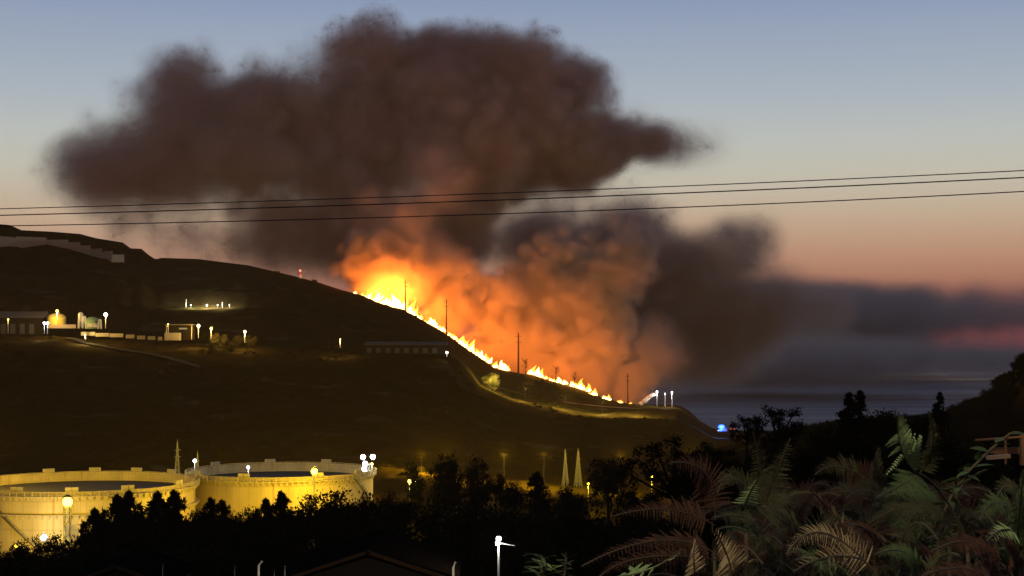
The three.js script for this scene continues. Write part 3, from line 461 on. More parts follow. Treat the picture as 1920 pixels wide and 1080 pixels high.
const pipe = (px, top, D, r, bend, label) => { const a = at(px, top, D), g = nearY(a.x, D), P = [V(a.x, g - 0.5, a.z), V(a.x, a.y - 0.5, a.z), V(a.x, a.y - 0.12, a.z), V(a.x + bend * 0.1, a.y, a.z), V(a.x + bend * 0.22, a.y, a.z)], c = new THREE.CatmullRomCurve3(P.map((p) => p.clone().sub(V(a.x, g, a.z))), false, 'catmullrom', 0.1), t = thing('post', label, 'post', V(a.x, g, a.z)); mesh('shaft', new THREE.TubeGeometry(c, 24, r, 8), pale, t); mesh('cap', new THREE.SphereGeometry(r, 8, 6), pale, t).position.set(bend * 0.22, a.y - g, 0); };
pipe(485, 1053, 110, 0.08, 1, 'white bent topped post at the bottom, left of the gabled roof'); pipe(850, 1055, 110, 0.08, 0.6, 'white bent topped post at the bottom, right of the gabled roof');
pipe(440, 1062, 120, 0.03, 0.1, 'thin dim post left of the white bent topped post'); pipe(534, 1062, 115, 0.045, 0.1, 'thin pale post close to the left slope of the gabled roof'); pipe(514, 1071, 115, 0.03, 0.1, 'short thin post between white post and gabled roof'); pipe(305, 1058, 125, 0.03, 0.1, 'thin grey post beside the faint bottom left roof');
{
  const D = 120, top = at(935, 1010, D), g = nearY(top.x, D), t = lampPost('street_lamp', 'white street lamp on a pole with a side arm, bottom centre', V(top.x, g, top.z), top, [1, 0.95, 0.82], 0.17, 26, 60, { postR: 0.13, dir: V(-0.3, -0.5, 1), reach: 0.35, heads: [[0, 0, 0], [-0.06, -0.36, 0.06]] });
  mesh('side_arm', tube(V(0.1, top.y - g - 0.35, 0), V(1.25, top.y - g - 0.55, 0), 0.03, 5), galv, t);
}
for (const [x, y, D, cd, l] of [[500, 1130, 108, 14, 'added lamp below the frame by the white bent topped post'], [862, 1125, 108, 12, 'added lamp below the frame by the right white post'], [770, 1110, 108, 10, 'added lamp below the frame before the gabled house']]) { const p = at(x, y, D); lampPost('street_lamp', l, V(p.x, nearY(p.x, D), p.z), p, [1, 0.85, 0.6], 0.15, 8, cd, { postR: 0.05, reach: 0.1, dir: V(0, 1, -0.3) }); }  // unseen lamps, added so that posts and roof edge look lit
// fence on the right
{
  const D = 42, k = pxm(D), wood = std(0.3, 0.16, 0.07, 0.85), o = at(1915, 850, D), t = thing('wooden_fence', 'lit wooden fence with a thick post at the right edge', 'fence', o);
  mesh('post', box(11 * k, 60 * k, 0.16, 4 * k, 8 * k, 0), wood, t); mesh('post', box(3 * k, 50 * k, 0.06, -30 * k, 5 * k, 0.02), wood, t); mesh('rail', tube(V(-88 * k, 25 * k, 0.1), V(-1 * k, 31 * k, 0.1), 2.4 * k, 6), wood, t);
  const b = mesh('plank', box(42 * k, 7 * k, 0.2, -50 * k, -1 * k, 0.3), std(0.55, 0.42, 0.25, 0.8), t); b.rotation.z = 0.08;
  mesh('lower_rail', box(60 * k, 12 * k, 0.06, -20 * k, 3 * k, -0.4), wood, t);
  const fl = o.clone().add(V(0.75, 1.3, 1.3)); lampPost('unseen_lamp', 'small added lamp outside the frame that lights the wooden fence', V(fl.x, fl.y - 3, fl.z), fl, [1, 0.72, 0.4], 0.08, 8, 2.2, { postR: 0.03, reach: 0.05, dir: V(-1, -0.4, 0) });  // unseen lamp, put in only to light the fence
}

// ---------------------------------------------------------------- trees: trunk, limbs and crowns of many small leaf clumps (height 1, width 1)
const leafDark = matt(1, 1, 1, { vertexColors: true, side: THREE.DoubleSide }), bark = matt(0.03, 0.024, 0.018);
function leafCloud(spots, size, long = 1.6) {                       // spots: [x, y, z, nx, ny, nz]
  const pos = [], col = [], v = V(0, 0, 0), a = V(0, 0, 0), b = V(0, 0, 0);
  for (const [x, y, z, nx, ny, nz, sc = 1] of spots) {
    a.set(nx + gauss() * 0.5, ny + gauss() * 0.5, nz + gauss() * 0.5).normalize(); b.set(gauss(), gauss(), gauss()).cross(a).normalize();
    const L = size * long * rr(0.6, 1.3) * sc, W = size * rr(0.5, 1) * sc, k = rr(0.6, 1.3), c = [0.022 * k, 0.024 * k, 0.011 * k], lift = V(gauss(), gauss(), gauss()).multiplyScalar(size * 0.25);
    const P = (s, t, u) => [x + a.x * s + b.x * t + lift.x * u, y + a.y * s + b.y * t + lift.y * u, z + a.z * s + b.z * t + lift.z * u];
    pos.push(...P(0, 0, 0), ...P(L * 0.5, W * 0.5, 1), ...P(L, 0, 0.4), ...P(0, 0, 0), ...P(L, 0, 0.4), ...P(L * 0.5, -W * 0.5, 1)); for (let i = 0; i < 6; i++) col.push(...c);
  }
  const g = new THREE.BufferGeometry().setAttribute('position', new THREE.Float32BufferAttribute(pos, 3)).setAttribute('color', new THREE.Float32BufferAttribute(col, 3)); g.computeVertexNormals(); return g;
}
function limbs(list, r) { return mergeGeometries(list.map(([a, b, k]) => { const d = b.clone().sub(a), g = new THREE.CylinderGeometry(r * k * 0.5, r * k, d.length(), 6); g.applyQuaternion(new THREE.Quaternion().setFromUnitVectors(V(0, 1, 0), d.clone().normalize())); const m = a.clone().add(b).multiplyScalar(0.5); return g.translate(m.x, m.y, m.z); })); }
const dirs = () => V(gauss(), gauss(), gauss()).normalize();
function broad(lobes, n, size, fill = 0.6) {                        // lobes: [x, y, z, r]
  const spots = [], lim = [[V(0, 0, 0), V(0, 0.5, 0), 1.6]], tot = lobes.reduce((s, l) => s + l[3] ** 2, 0);
  for (const [x, y, z, r] of lobes) {
    lim.push([V(0, Math.min(0.45, y * 0.6), 0), V(x, y, z), 0.8]);
    const twigs = Math.max(5, Math.round(n / 26 * r * r / tot));
    for (let i = 0; i < twigs; i++) { const d = dirs(), q = V(x, y, z).addScaledVector(d, r * Math.pow(rnd(), 0.45) * rr(0.75, 1.16)); if (rnd() < 0.35) lim.push([V(x, y, z), q, 0.2]); const s = size * 2.6; for (let j = 0; j < 26; j++) spots.push([q.x + gauss() * s * fill, q.y + gauss() * s * fill * 0.7, q.z + gauss() * s * fill, d.x, d.y + 0.1, d.z]); }
  }
  return { crown: leafCloud(spots, size), trunk: limbs(lim, 0.025) };
}
function conifer(n, tiers, size, droop, spread = 0.36, bare = 0.06, pw = 0.8) {
  const spots = [], lim = [[V(0, 0, 0), V(0, 1, 0), 1.1]];
  for (let i = 0; i < tiers; i++) { const t = i / (tiers - 1), y = mix(bare, 0.965, t), R = spread * Math.pow(1 - t, pw) + 0.02, m = Math.round(mix(9, 4, t)); for (let k = 0; k < m; k++) { const a = rr(0, 6.28), l = R * rr(0.5, 1.22), q = V(Math.cos(a) * l, y - droop * l + rr(-0.02, 0.03), Math.sin(a) * l); lim.push([V(0, y, 0), q, 0.25]); const c = Math.round(n / tiers / m); for (let j = 0; j < c; j++) { const u = Math.pow(rnd(), 0.7), p = V(0, y, 0).lerp(q, u); spots.push([p.x, p.y + rr(-0.3, 1) * size, p.z, q.x * 2, 0.25 + rnd() * 0.3, q.z * 2, 1]); } } }
  for (let j = 0; j < 26; j++) spots.push([0, rr(0.9, 0.985), 0, gauss() * 0.35, 1, gauss() * 0.35]);
  return { crown: leafCloud(spots, size, 2.2), trunk: limbs(lim, 0.016) };
}
const ball = (n, s) => { const L = []; for (let i = 0; i < n; i++) { const d = dirs(); L.push([d.x * 0.3 * s, 0.62 + d.y * 0.22, d.z * 0.3 * s, rr(0.13, 0.22)]); } return L; };
const column = (n) => { const L = []; for (let i = 0; i < n; i++) { const t = i / (n - 1); L.push([gauss() * 0.14, 0.2 + t * 0.65, gauss() * 0.14, mix(0.26, 0.17, t)]); } return L; };
const KINDS = {
  round: broad(ball(14, 1), 4200, 0.034), bushy: broad(ball(11, 1.2).concat([[0, 0.4, 0, 0.3], [0, 0.25, 0, 0.3]]), 4600, 0.036), tall: broad(column(9), 4400, 0.032, 0.55),
  block: broad([[-0.24, 0.72, 0, 0.2], [0.22, 0.74, 0, 0.2], [0, 0.6, 0.1, 0.25], [-0.2, 0.4, 0, 0.25], [0.2, 0.42, 0, 0.25], [0.02, 0.76, 0, 0.16]], 5000, 0.03, 0.5),
  spiky: conifer(4600, 16, 0.032, -0.12, 0.42, 0.06, 0.62), spire: conifer(2200, 13, 0.032, 0.2, 0.3, 0.2, 0.75), open: broad([[-0.3, 0.72, 0, 0.12], [-0.12, 0.88, 0.05, 0.11], [0.05, 0.78, 0, 0.13], [0.25, 0.9, 0, 0.09], [0.32, 0.7, 0, 0.1], [-0.02, 0.6, 0.1, 0.15], [-0.25, 0.52, 0, 0.12], [0.2, 0.55, 0, 0.15]], 3000, 0.026, 0.5),
  clumpy: broad([[-0.44, 0.62, 0, 0.09], [-0.36, 0.78, 0, 0.07], [-0.16, 0.84, 0, 0.12], [-0.2, 0.66, 0.05, 0.12], [0.02, 0.93, 0, 0.075], [0.03, 0.76, 0, 0.13], [0.22, 0.72, 0, 0.13], [0.3, 0.86, 0, 0.07], [0.4, 0.62, 0, 0.1], [0.05, 0.5, 0, 0.2], [0.25, 0.5, 0, 0.18]], 4200, 0.024, 0.5),
};
const SHAPE = { round: [0.92, 1.2], bushy: [1.05, 1.05], tall: [0.78, 2.2], block: [0.88, 1.5], spiky: [0.92, 1.35], spire: [0.6, 1.5], open: [0.9, 1.2], clumpy: [1.05, 0.95] };
const lowTrunk = new THREE.CylinderGeometry(0.7, 1, 1, 7).translate(0, 0.5, 0);
function tree(kind, px, top, w, D, label, { cat = 'tree', group = null, name, ground, leaf = leafDark } = {}) {
  const a = at(px, top, D), g = ground ?? nearY(a.x, D), h = a.y - g + 0.3, K = KINDS[kind], k = pxm(D), [wide, tallness] = SHAPE[kind], s = w * k / wide, hc = Math.min(h, w * k * tallness);
  const t = thing(name || { spiky: 'conifer', spire: 'conifer' }[kind] || 'tree', label, cat, V(a.x, g - 0.3, a.z), 0, group);
  const tr = mesh('trunk', lowTrunk, bark, t); tr.scale.set(0.03 * s + 0.05, h - hc * 0.8, 0.03 * s + 0.05);
  const turn = kind === 'clumpy' || kind === 'block' || kind === 'open' ? 0 : rr(0, 6.28);
  for (const [n, G, m] of [['limb', K.trunk, bark], ['crown', K.crown, leaf]]) { const c = mesh(n, G, m, t); c.scale.set(s, hc, s); c.position.y = h - hc; c.rotation.y = turn; }
  return t;
}
// the row in front of the tanks, left to right
tree('bushy', 8, 1016, 90, 335, 'low rounded bush in the bottom left corner');
tree('bushy', 62, 1002, 90, 335, 'low bush under the white lamp at the left tank');
tree('round', 118, 998, 80, 330, 'dark bush at the foot of the lattice lamp tower');
tree('spiky', 176, 960, 110, 330, 'sloping dark conifer just right of the lattice lamp tower');
tree('spiky', 218, 936, 130, 325, 'dark conifer with a blunt top before the left tank, nearest to the lamp tower');
tree('spiky', 243, 927, 110, 325, 'dark conifer with a pointed tip before the left tank');
tree('spiky', 297, 929, 120, 325, 'pointed conifer before the right half of the left tank');
tree('spiky', 325, 926, 110, 325, 'tallest pointed conifer where the left tank ends');
tree('round', 352, 952, 90, 330, 'low dark tree in the gap between the tanks');
tree('spiky', 394, 938, 80, 330, 'thin spiky conifer below the left rim of the right tank');
tree('spiky', 415, 942, 80, 330, 'second thin conifer below the left rim of the right tank');
tree('bushy', 455, 948, 90, 330, 'ragged dark tree before the left half of the right tank');
tree('spiky', 497, 940, 90, 330, 'leaning dark tree before the middle of the right tank');
tree('spiky', 527, 925, 80, 330, 'pointed dark conifer left of the starburst lamp');
tree('bushy', 560, 950, 80, 330, 'low dark tree just left of the starburst lamp');
tree('round', 598, 920, 110, 320, 'broad dark tree under the starburst lamp');
tree('round', 648, 912, 120, 320, 'broad dark tree right of the starburst lamp');
tree('bushy', 690, 930, 90, 320, 'dark bush at the right end of the right tank');
for (const [x, y, l] of [[204, 958, 'rounded dark tree between the two conifers nearest the lamp tower'], [268, 950, 'rounded dark tree left of the pointed conifer before the left tank'], [372, 958, 'rounded dark tree right of the gap between the tanks'], [436, 956, 'rounded dark tree right of the two thin conifers'], [478, 956, 'rounded dark tree left of the leaning dark tree'], [544, 958, 'rounded dark tree right of the pointed conifer by the starburst lamp']]) tree('round', x, y, 90, 318, l);
tree('bushy', 735, 922, 90, 320, 'low dark bush between the right tank and the tall trees');
tree('tall', 779, 864, 46, 470, 'narrow tall tree with a lamp behind it, right of the tanks', { ground: 37 });
tree('tall', 824, 850, 52, 450, 'left one of the tallest dark trees in the middle', { ground: 37 });
tree('tall', 852, 851, 50, 452, 'centre one of the tallest dark trees in the middle', { ground: 37 });
tree('tall', 884, 857, 48, 450, 'right one of the tallest dark trees in the middle', { ground: 37 });
tree('tall', 905, 882, 30, 452, 'short dark tree leaning on the tallest trees', { ground: 37 });
tree('round', 930, 886, 46, 400, 'blocky topped dark tree right of the tallest trees', { ground: 36 });
tree('round', 957, 900, 60, 390, 'low round dark tree left of the pointed twin tree', { ground: 36 });
tree('spiky', 1008, 889, 80, 400, 'ragged dark tree left of the two lattice pylons', { ground: 36 });
tree('bushy', 1060, 908, 90, 390, 'low dark trees right before the two lattice pylons', { ground: 36 });
tree('block', 1140, 853, 76, 420, 'big blocky clipped tree right of the lattice pylons', { ground: 36 });
tree('bushy', 1200, 905, 90, 300, 'low dark bush right of the blocky clipped tree');
for (const [x, y, w, D] of [[40, 1040, 200, 250], [150, 1010, 200, 255], [240, 985, 220, 260], [330, 985, 220, 262], [420, 990, 220, 258], [500, 985, 220, 260], [580, 975, 220, 262], [660, 965, 220, 258], [740, 955, 220, 260], [820, 935, 200, 270], [900, 925, 220, 262], [980, 930, 220, 258], [1060, 935, 220, 260], [1140, 925, 220, 262], [1220, 930, 220, 250], [1000, 975, 260, 190], [1130, 985, 260, 190], [880, 990, 240, 190], [760, 1000, 240, 190], [640, 1010, 200, 200], [420, 1030, 260, 200], [540, 1020, 240, 200], [80, 1050, 260, 200]]) tree(D > 220 ? 'bushy' : 'round', x, y, w, D, 'one of the black trees that fill the wood below the skyline', { group: 'black trees of the valley wood' });
// right: trees against the sea
tree('clumpy', 1262, 822, 190, 95, 'dark tree with separate leaf clumps above the red ferns');
tree('open', 1345, 838, 90, 105, 'dark ragged tree left of the first upright fern, below the blue beacon');
tree('open', 1400, 778, 70, 115, 'dark open tree just right of the blue beacon');
tree('open', 1458, 760, 110, 112, 'taller dark open tree second to the right of the blue beacon');
tree('bushy', 1560, 792, 110, 200, 'low reddish dark round tree before the sea', {});
tree('spire', 1592, 742, 74, 150, 'left crown of the dark twin topped conifer before the sea');
tree('spire', 1612, 737, 60, 151, 'right crown of the dark twin topped conifer before the sea');
tree('round', 1655, 764, 84, 210, 'smooth round dark tree right of the twin topped conifer');
tree('round', 1718, 776, 80, 170, 'dark round tree left of the small pointed conifer');
tree('spire', 1762, 739, 46, 175, 'small pointed conifer standing alone against the sea');
for (const [x, y, w, D] of [[1400, 835, 160, 98], [1480, 820, 180, 120], [1560, 812, 200, 140], [1640, 800, 200, 140], [1720, 800, 200, 140], [1800, 800, 200, 135], [1880, 822, 200, 120], [1450, 880, 200, 80], [1570, 880, 220, 80], [1700, 870, 220, 80], [1830, 880, 220, 70], [1340, 900, 160, 85], [1920, 870, 160, 60]]) tree('bushy', x, y, w, D, 'one of the black trees behind the ferns on the right', { group: 'black trees behind the ferns' });
// shrubs on the skyline of the right hillside and scrub on the big hill
function scrub(name, label, places, size, mat) { const im = new THREE.InstancedMesh(KINDS.bushy.crown, mat, places.length), m = new THREE.Matrix4(), q = new THREE.Quaternion(); places.forEach(([p, s], i) => { q.setFromAxisAngle(V(0, 1, 0), rr(0, 6.28)); m.compose(p.clone().add(V(0, -0.5 * s * size, 0)), q, V(s * size * 1.3, s * size, s * size * 1.3)); im.setMatrixAt(i, m); }); im.name = numbered(name); im.castShadow = im.receiveShadow = true; scene.add(im); tag(im, label, 'scrub', null, 'stuff'); }
{
  const P = []; for (let i = 0; i < 1500; i++) { const px = rr(1450, 2050), t = rr(0.24, 0.85); P.push([rightPoint(px, t), rr(0.5, 1.3)]); }
  for (let px = 1470; px < 2000; px += 5) P.push([rightPoint(px, rr(0.3, 0.37)), rr(0.4, 1)]);
  P.push([rightPoint(1836, 0.33).add(V(0, 2.5, 0)), 1.2]);
  scrub('scrub', 'dark scrub covering the hillside at the right edge', P, 5, leafDark);
  const Q = []; for (let i = 0; i < 5200; i++) { const px = rr(-80, 1340), t = i % 3 ? rr(0.53, 0.9) : rr(0.125, 0.52), p = hillPoint(px, t); if (fbm(p.x / 70, p.z / 70, 40, 3) + rnd() * 0.25 < 0.3) continue; Q.push([p, rr(0.4, 1.2)]); }
  for (const [a, b, y0, y1, n] of [[370, 478, 640, 664, 60], [375, 425, 624, 636, 14], [438, 482, 630, 642, 16], [565, 672, 652, 660, 45], [903, 948, 698, 716, 30], [960, 1010, 720, 745, 25]]) for (let i = 0; i < n; i++) { const x = rr(a, b); Q.push([onHill(x, rr(y0, y1)), rr(0.35, 0.9)]); }
  Q.push([onHill(588, 528), 1.5]); Q.push([onHill(592, 530), 1.3]);
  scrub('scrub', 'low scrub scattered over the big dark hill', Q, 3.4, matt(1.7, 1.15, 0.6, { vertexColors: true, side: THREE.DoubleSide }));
}
// bare burnt trees in front of the lower flames
for (const [x, top, base, l] of [[1042, 683, 716, 'forked bare tree black against the lower flames'], [1077, 695, 728, 'thin bare tree black against the smoke right of the forked one'], [985, 672, 703, 'dark bushy bare tree just right of the tallest pole']]) {
  const D = lerpTable(DC, x)[0] - 5, b = at(x, base, D), h = (base - top) * pxm(D), t = thing('bare_tree', l, 'tree', b), L = [[V(0, -2, 0), V(0.2, h * 0.45, 0), 1.5]]; for (let i = 0; i < 16; i++) { const y = h * rr(0.35, 0.8), s = rr(-1, 1); L.push([V(0.15, y, 0), V(s * h * 0.28, Math.min(h, y + h * rr(0.12, 0.4)), rr(-1, 1)), 0.6]); }
  mesh('trunk', limbs(L.slice(0, 1), 0.35), poleWood, t); mesh('branch', limbs(L.slice(1), 0.35), poleWood, t);
}
// bushes near the lamps; part of their lamplight is put into a paler leaf colour
const litLeafTint = matt(6, 4.6, 3.2, { vertexColors: true, side: THREE.DoubleSide });
for (const [x, top, w, D, l] of [[384, 620, 24, 1094, 'orange lit bush under the second round yard lamp'], [412, 624, 34, 1096, 'dimmer orange bush right of the second round yard lamp'], [445, 628, 24, 1096, 'pale lit bush left of the third round yard lamp'], [470, 628, 26, 1096, 'pale lit bush right of the third round yard lamp'], [923, 699, 40, 1372, 'yellow lit bush at the bend of the track under the fire'], [432, 640, 22, 1085, 'low lit bush on the bank below the yard lamps'], [398, 640, 22, 1086, 'low lit bush on the bank below the orange one']]) { const b = onHill(x, top + w * 0.8); tree('bushy', x, top, w, -b.z, l, { cat: 'bush', name: 'bush', ground: b.y, leaf: litLeafTint }); }

// ---------------------------------------------------------------- bracken in front of the camera
function leafletGeo(n, long, droop, slim) {                         // one pinna along +x, length 1: paired pinnules on a thin rib
  const pos = []; const tri = (a, b, c) => pos.push(...a, ...b, ...c);
  const mid = (t) => [t, -droop * t * t, 0];
  for (let i = 0; i < n; i++) { const t = (i + 0.4) / n, w = long * Math.pow(1 - t, 0.75) * smooth(-0.12, 0.15, t) * rr(0.8, 1.1) + 0.012, d = 0.5 / n * slim, [x, y] = mid(t); for (const s of [-1, 1]) { const tip = [x + w * 0.45, y - w * 0.22 + rr(-0.01, 0.01), s * w], fold = [x + w * 0.18, y + w * 0.06, s * w * 0.5]; tri([x - d, y, 0], [fold[0] - d, fold[1] - 0.01, fold[2]], tip); tri([x - d, y, 0], tip, [fold[0] + d * 1.1, fold[1], fold[2]]); tri([x - d, y, 0], [fold[0] + d * 1.1, fold[1], fold[2]], [x + d, y, 0]); } }
  for (let i = 0; i < 8; i++) { const a = mid(i / 8), b = mid((i + 1) / 8), w = 0.011 * (1 - i / 9); tri([a[0], a[1] + 0.004, -w], [b[0], b[1] + 0.004, -w * 0.9], [b[0], b[1] + 0.004, w * 0.9]); tri([a[0], a[1] + 0.004, -w], [b[0], b[1] + 0.004, w * 0.9], [a[0], a[1] + 0.004, w]); }
  const g = new THREE.BufferGeometry().setAttribute('position', new THREE.Float32BufferAttribute(pos, 3)); g.computeVertexNormals(); return g;
}
const PINNAE = { full: [0, 1, 2, 3].map(() => leafletGeo(9, 0.16, rr(0.05, 0.35), 0.62)), simple: [0, 1, 2].map(() => leafletGeo(9, 0.12, rr(0.1, 0.35), 1.0)), curl: [0, 1, 2].map(() => leafletGeo(11, 0.06, rr(0.5, 0.9), 1.3)) };
const frondMat = (r, g, b) => new THREE.MeshPhysicalMaterial({ color: new THREE.Color().setRGB(r, g, b), roughness: 0.75, specularIntensity: 0.5, transmission: 0.25, thickness: 0, side: THREE.DoubleSide });
const GREEN = [frondMat(0.1, 0.14, 0.04), frondMat(0.07, 0.1, 0.025)], OLIVE = [frondMat(0.075, 0.07, 0.02), frondMat(0.055, 0.048, 0.014)], RED = [frondMat(0.085, 0.03, 0.009), frondMat(0.055, 0.02, 0.007)], TAN = [frondMat(0.34, 0.24, 0.11), frondMat(0.2, 0.13, 0.055)], BRIGHT = [frondMat(0.28, 0.35, 0.13), frondMat(0.2, 0.27, 0.09)];  // BRIGHT carries lamplight in its paler green
const DIM = [frondMat(0.035, 0.035, 0.011), frondMat(0.026, 0.024, 0.008)], DIMRED = [frondMat(0.045, 0.017, 0.008)];  // shade of the depth put into darker olive and rust
const stemMat = std(0.075, 0.05, 0.02, 0.7);
// a frond through three photo points (base, middle, tip) at depths Ds; hw = half width in photo pixels; lean turns its face to the camera or up
function frond(plant, A, M, B, hw, D, mats, { kind = 'full', n = 0, face = 0.5, dz = 0.25, stem = 0.0019, one = 0 } = {}) {
  const a = at(...A, D), b = at(...B, D - dz), mm = at(...M, D - dz * 0.4), q = mm.clone().multiplyScalar(1.6).sub(a.clone().add(b).multiplyScalar(0.3)), curve = new THREE.QuadraticBezierCurve3(a, q, b), o = plant.position;
  n = n || Math.round(curve.getLength() / pxm(D) / 9) || 1; hw *= 0.62;
  const f = mesh('frond', new THREE.TubeGeometry(new THREE.QuadraticBezierCurve3(a.clone().sub(o), q.clone().sub(o), b.clone().sub(o)), 16, stem, 5), stemMat, plant), up = V(0, face, 1 - face).normalize();
  const m4 = new THREE.Matrix4();
  for (let i = 0; i < n; i++) {
    const t = 0.1 + 0.9 * (i + 0.5) / n, p = curve.getPoint(t), T = curve.getTangent(t), S = new THREE.Vector3().crossVectors(T, up).normalize(), L = hw * pxm(D) * Math.pow(1 - t, 0.85) * 1.35 * smooth(-0.3, 0.12, t) + 0.006;
    for (const s of [-1, 1]) {
      if (one && s !== one && rnd() < 0.8) continue;
      const x = S.clone().multiplyScalar(s).addScaledVector(T, 0.26 + 0.3 * t + rr(-0.1, 0.1)).addScaledVector(up, rr(-0.35, 0.2)).add(V(0, rr(-0.2, 0), 0)).normalize(), N = up.clone().addScaledVector(x, -up.dot(x)).normalize(), z = new THREE.Vector3().crossVectors(x, N);
      m4.makeBasis(x, N, z); const pm = mesh('pinna', PINNAE[kind][(rnd() * PINNAE[kind].length) | 0], mats[(rnd() * mats.length) | 0], f); pm.position.copy(p).sub(o); pm.quaternion.setFromRotationMatrix(m4); pm.scale.setScalar(L * rr(0.85, 1.12));
    }
  }
  return f;
}
function fern(label, root, D, cat = 'fern') {                       // a plant standing on the ground in front of the camera
  const r = at(root[0], root[1], D), g = nearY(r.x, D), t = thing('bracken_fern', label, cat, V(r.x, g, r.z));
  const top = r.clone().sub(t.position); mesh('stem', new THREE.TubeGeometry(new THREE.QuadraticBezierCurve3(V(0, -0.05, 0), V(top.x * 0.2, top.y * 0.6, 0), top), 10, 0.006, 6), stemMat, t);
  return t;
}
let p;
p = fern('rust red withered fern at the left of the bracken, reaching left', [1340, 1010], 4.6);
frond(p, [1340, 975], [1330, 880], [1255, 868], 62, 4.6, RED, { kind: 'curl', face: 0.3, n: 0 }); frond(p, [1340, 985], [1255, 950], [1150, 968], 44, 4.5, RED, { kind: 'simple', face: 0.35, n: 0 }); frond(p, [1336, 1000], [1330, 900], [1310, 850], 40, 4.7, RED, { kind: 'curl', face: 0.3 });
p = fern('dark rust brown fern arching low to the left', [1345, 1070], 4.2);
frond(p, [1345, 1040], [1240, 1003], [1090, 1062], 52, 4.2, RED, { face: 0.55, n: 0 }); frond(p, [1345, 1050], [1200, 1040], [1120, 1085], 40, 4.3, RED, { face: 0.5 });
p = fern('olive fern with a tall upright frond right of the red fern', [1425, 1040], 4.4);
frond(p, [1425, 960], [1428, 885], [1412, 810], 40, 4.6, OLIVE, { face: 0.25 }); frond(p, [1435, 950], [1455, 890], [1482, 822], 46, 4.5, OLIVE, { face: 0.25, n: 0 }); frond(p, [1420, 935], [1370, 885], [1345, 925], 40, 4.6, OLIVE, { face: 0.4 }); frond(p, [1425, 1000], [1395, 965], [1335, 972], 40, 4.3, OLIVE, { face: 0.45 }); frond(p, [1430, 985], [1470, 930], [1530, 925], 38, 4.4, OLIVE, { face: 0.4 });
p = fern('small bright green fern tip in the middle of the olive fern', [1400, 1000], 4.1);
frond(p, [1395, 950], [1405, 925], [1420, 900], 26, 4.1, BRIGHT, { face: 0.35, n: 12, kind: 'simple' });
p = fern('pale lit fern with white ribs at the bottom, left of the arching one', [1372, 1085], 3.4);
frond(p, [1372, 1085], [1366, 1045], [1340, 995], 52, 3.4, TAN, { face: 0.25, kind: 'simple', n: 15 });
p = fern('small green fern with upright leaflets along the bottom edge', [1165, 1085], 3.6);
frond(p, [1160, 1082], [1225, 1068], [1278, 1030], 44, 3.6, BRIGHT, { face: 0.5, kind: 'simple', n: 12, one: -1 });
p = fern('thin dry fern stalk with short pale leaflets at the bottom', [1303, 1090], 3.6);
frond(p, [1303, 1085], [1300, 1040], [1303, 1000], 26, 3.6, TAN, { kind: 'simple', face: 0.3, n: 14 });
p = fern('pale tan fern arching like a comb at the bottom', [1650, 1090], 3.3);
frond(p, [1650, 1085], [1545, 985], [1475, 1040], 40, 3.3, TAN, { kind: 'curl', face: 0.3, n: 0 }); frond(p, [1620, 1050], [1555, 1040], [1488, 1072], 44, 3.2, TAN, { kind: 'curl', face: 0.3, n: 14, one: 1 });
p = fern('dry brown fern drooping right of the comb like one', [1640, 1090], 3.7);
frond(p, [1645, 1085], [1640, 1000], [1590, 985], 34, 3.7, RED, { kind: 'curl', face: 0.3 }); frond(p, [1640, 1060], [1560, 960], [1520, 920], 34, 3.9, [TAN[1], RED[0]], { kind: 'curl', face: 0.35, n: 0 });
p = fern('olive brown fern blown to the right in the middle of the bracken', [1640, 1020], 4.8);
frond(p, [1650, 920], [1580, 868], [1528, 890], 50, 4.8, [OLIVE[0], RED[1]], { face: 0.35 }); frond(p, [1660, 935], [1640, 890], [1648, 840], 44, 4.9, OLIVE, { face: 0.3 }); frond(p, [1650, 950], [1590, 920], [1540, 930], 50, 4.7, [RED[1], OLIVE[1]], { face: 0.4 });
p = fern('brightest pale green fern, upright on a bent stem', [1815, 1010], 3.9);
frond(p, [1725, 892], [1688, 850], [1685, 775], 78, 3.9, BRIGHT, { face: 0.22, n: 0, one: 1, kind: 'full' }); frond(p, [1812, 1008], [1765, 920], [1722, 888], 3, 3.9, GREEN, { n: 1, stem: 0.0035 }); frond(p, [1722, 890], [1700, 905], [1640, 935], 46, 3.9, GREEN, { face: 0.4 }); frond(p, [1722, 890], [1752, 840], [1742, 772], 34, 4.1, OLIVE, { face: 0.25 });
p = fern('dark olive fern spreading low under the brightest one', [1780, 1000], 4.2);
frond(p, [1775, 960], [1700, 945], [1625, 985], 60, 4.2, OLIVE, { face: 0.5, n: 0 }); frond(p, [1775, 950], [1720, 920], [1660, 930], 46, 4.3, GREEN, { face: 0.45 }); frond(p, [1780, 940], [1810, 900], [1850, 880], 30, 4.4, OLIVE, { face: 0.4 });
p = fern('green fern cut by the right edge of the picture', [1915, 1040], 3.6);
frond(p, [1905, 1040], [1912, 960], [1918, 880], 40, 3.6, GREEN, { face: 0.25 }); frond(p, [1905, 965], [1865, 935], [1838, 975], 46, 3.9, GREEN, { face: 0.4 }); frond(p, [1905, 1000], [1880, 990], [1850, 1015], 30, 3.5, BRIGHT, { kind: 'simple', n: 12, face: 0.4 }); frond(p, [1930, 960], [1895, 905], [1870, 930], 46, 3.8, OLIVE, { face: 0.4 });
p = fern('rust red fern low in the bottom right corner', [1870, 1090], 3.5);
frond(p, [1880, 1085], [1830, 1010], [1745, 1035], 56, 3.5, RED, { face: 0.45, n: 0 }); frond(p, [1890, 1085], [1900, 1020], [1850, 1000], 50, 3.6, RED, { face: 0.4 }); frond(p, [1870, 1090], [1800, 1060], [1720, 1085], 50, 3.4, RED, { face: 0.5 });
p = fern('dim green fern low at the bottom between the tan and red ones', [1720, 1090], 3.4);
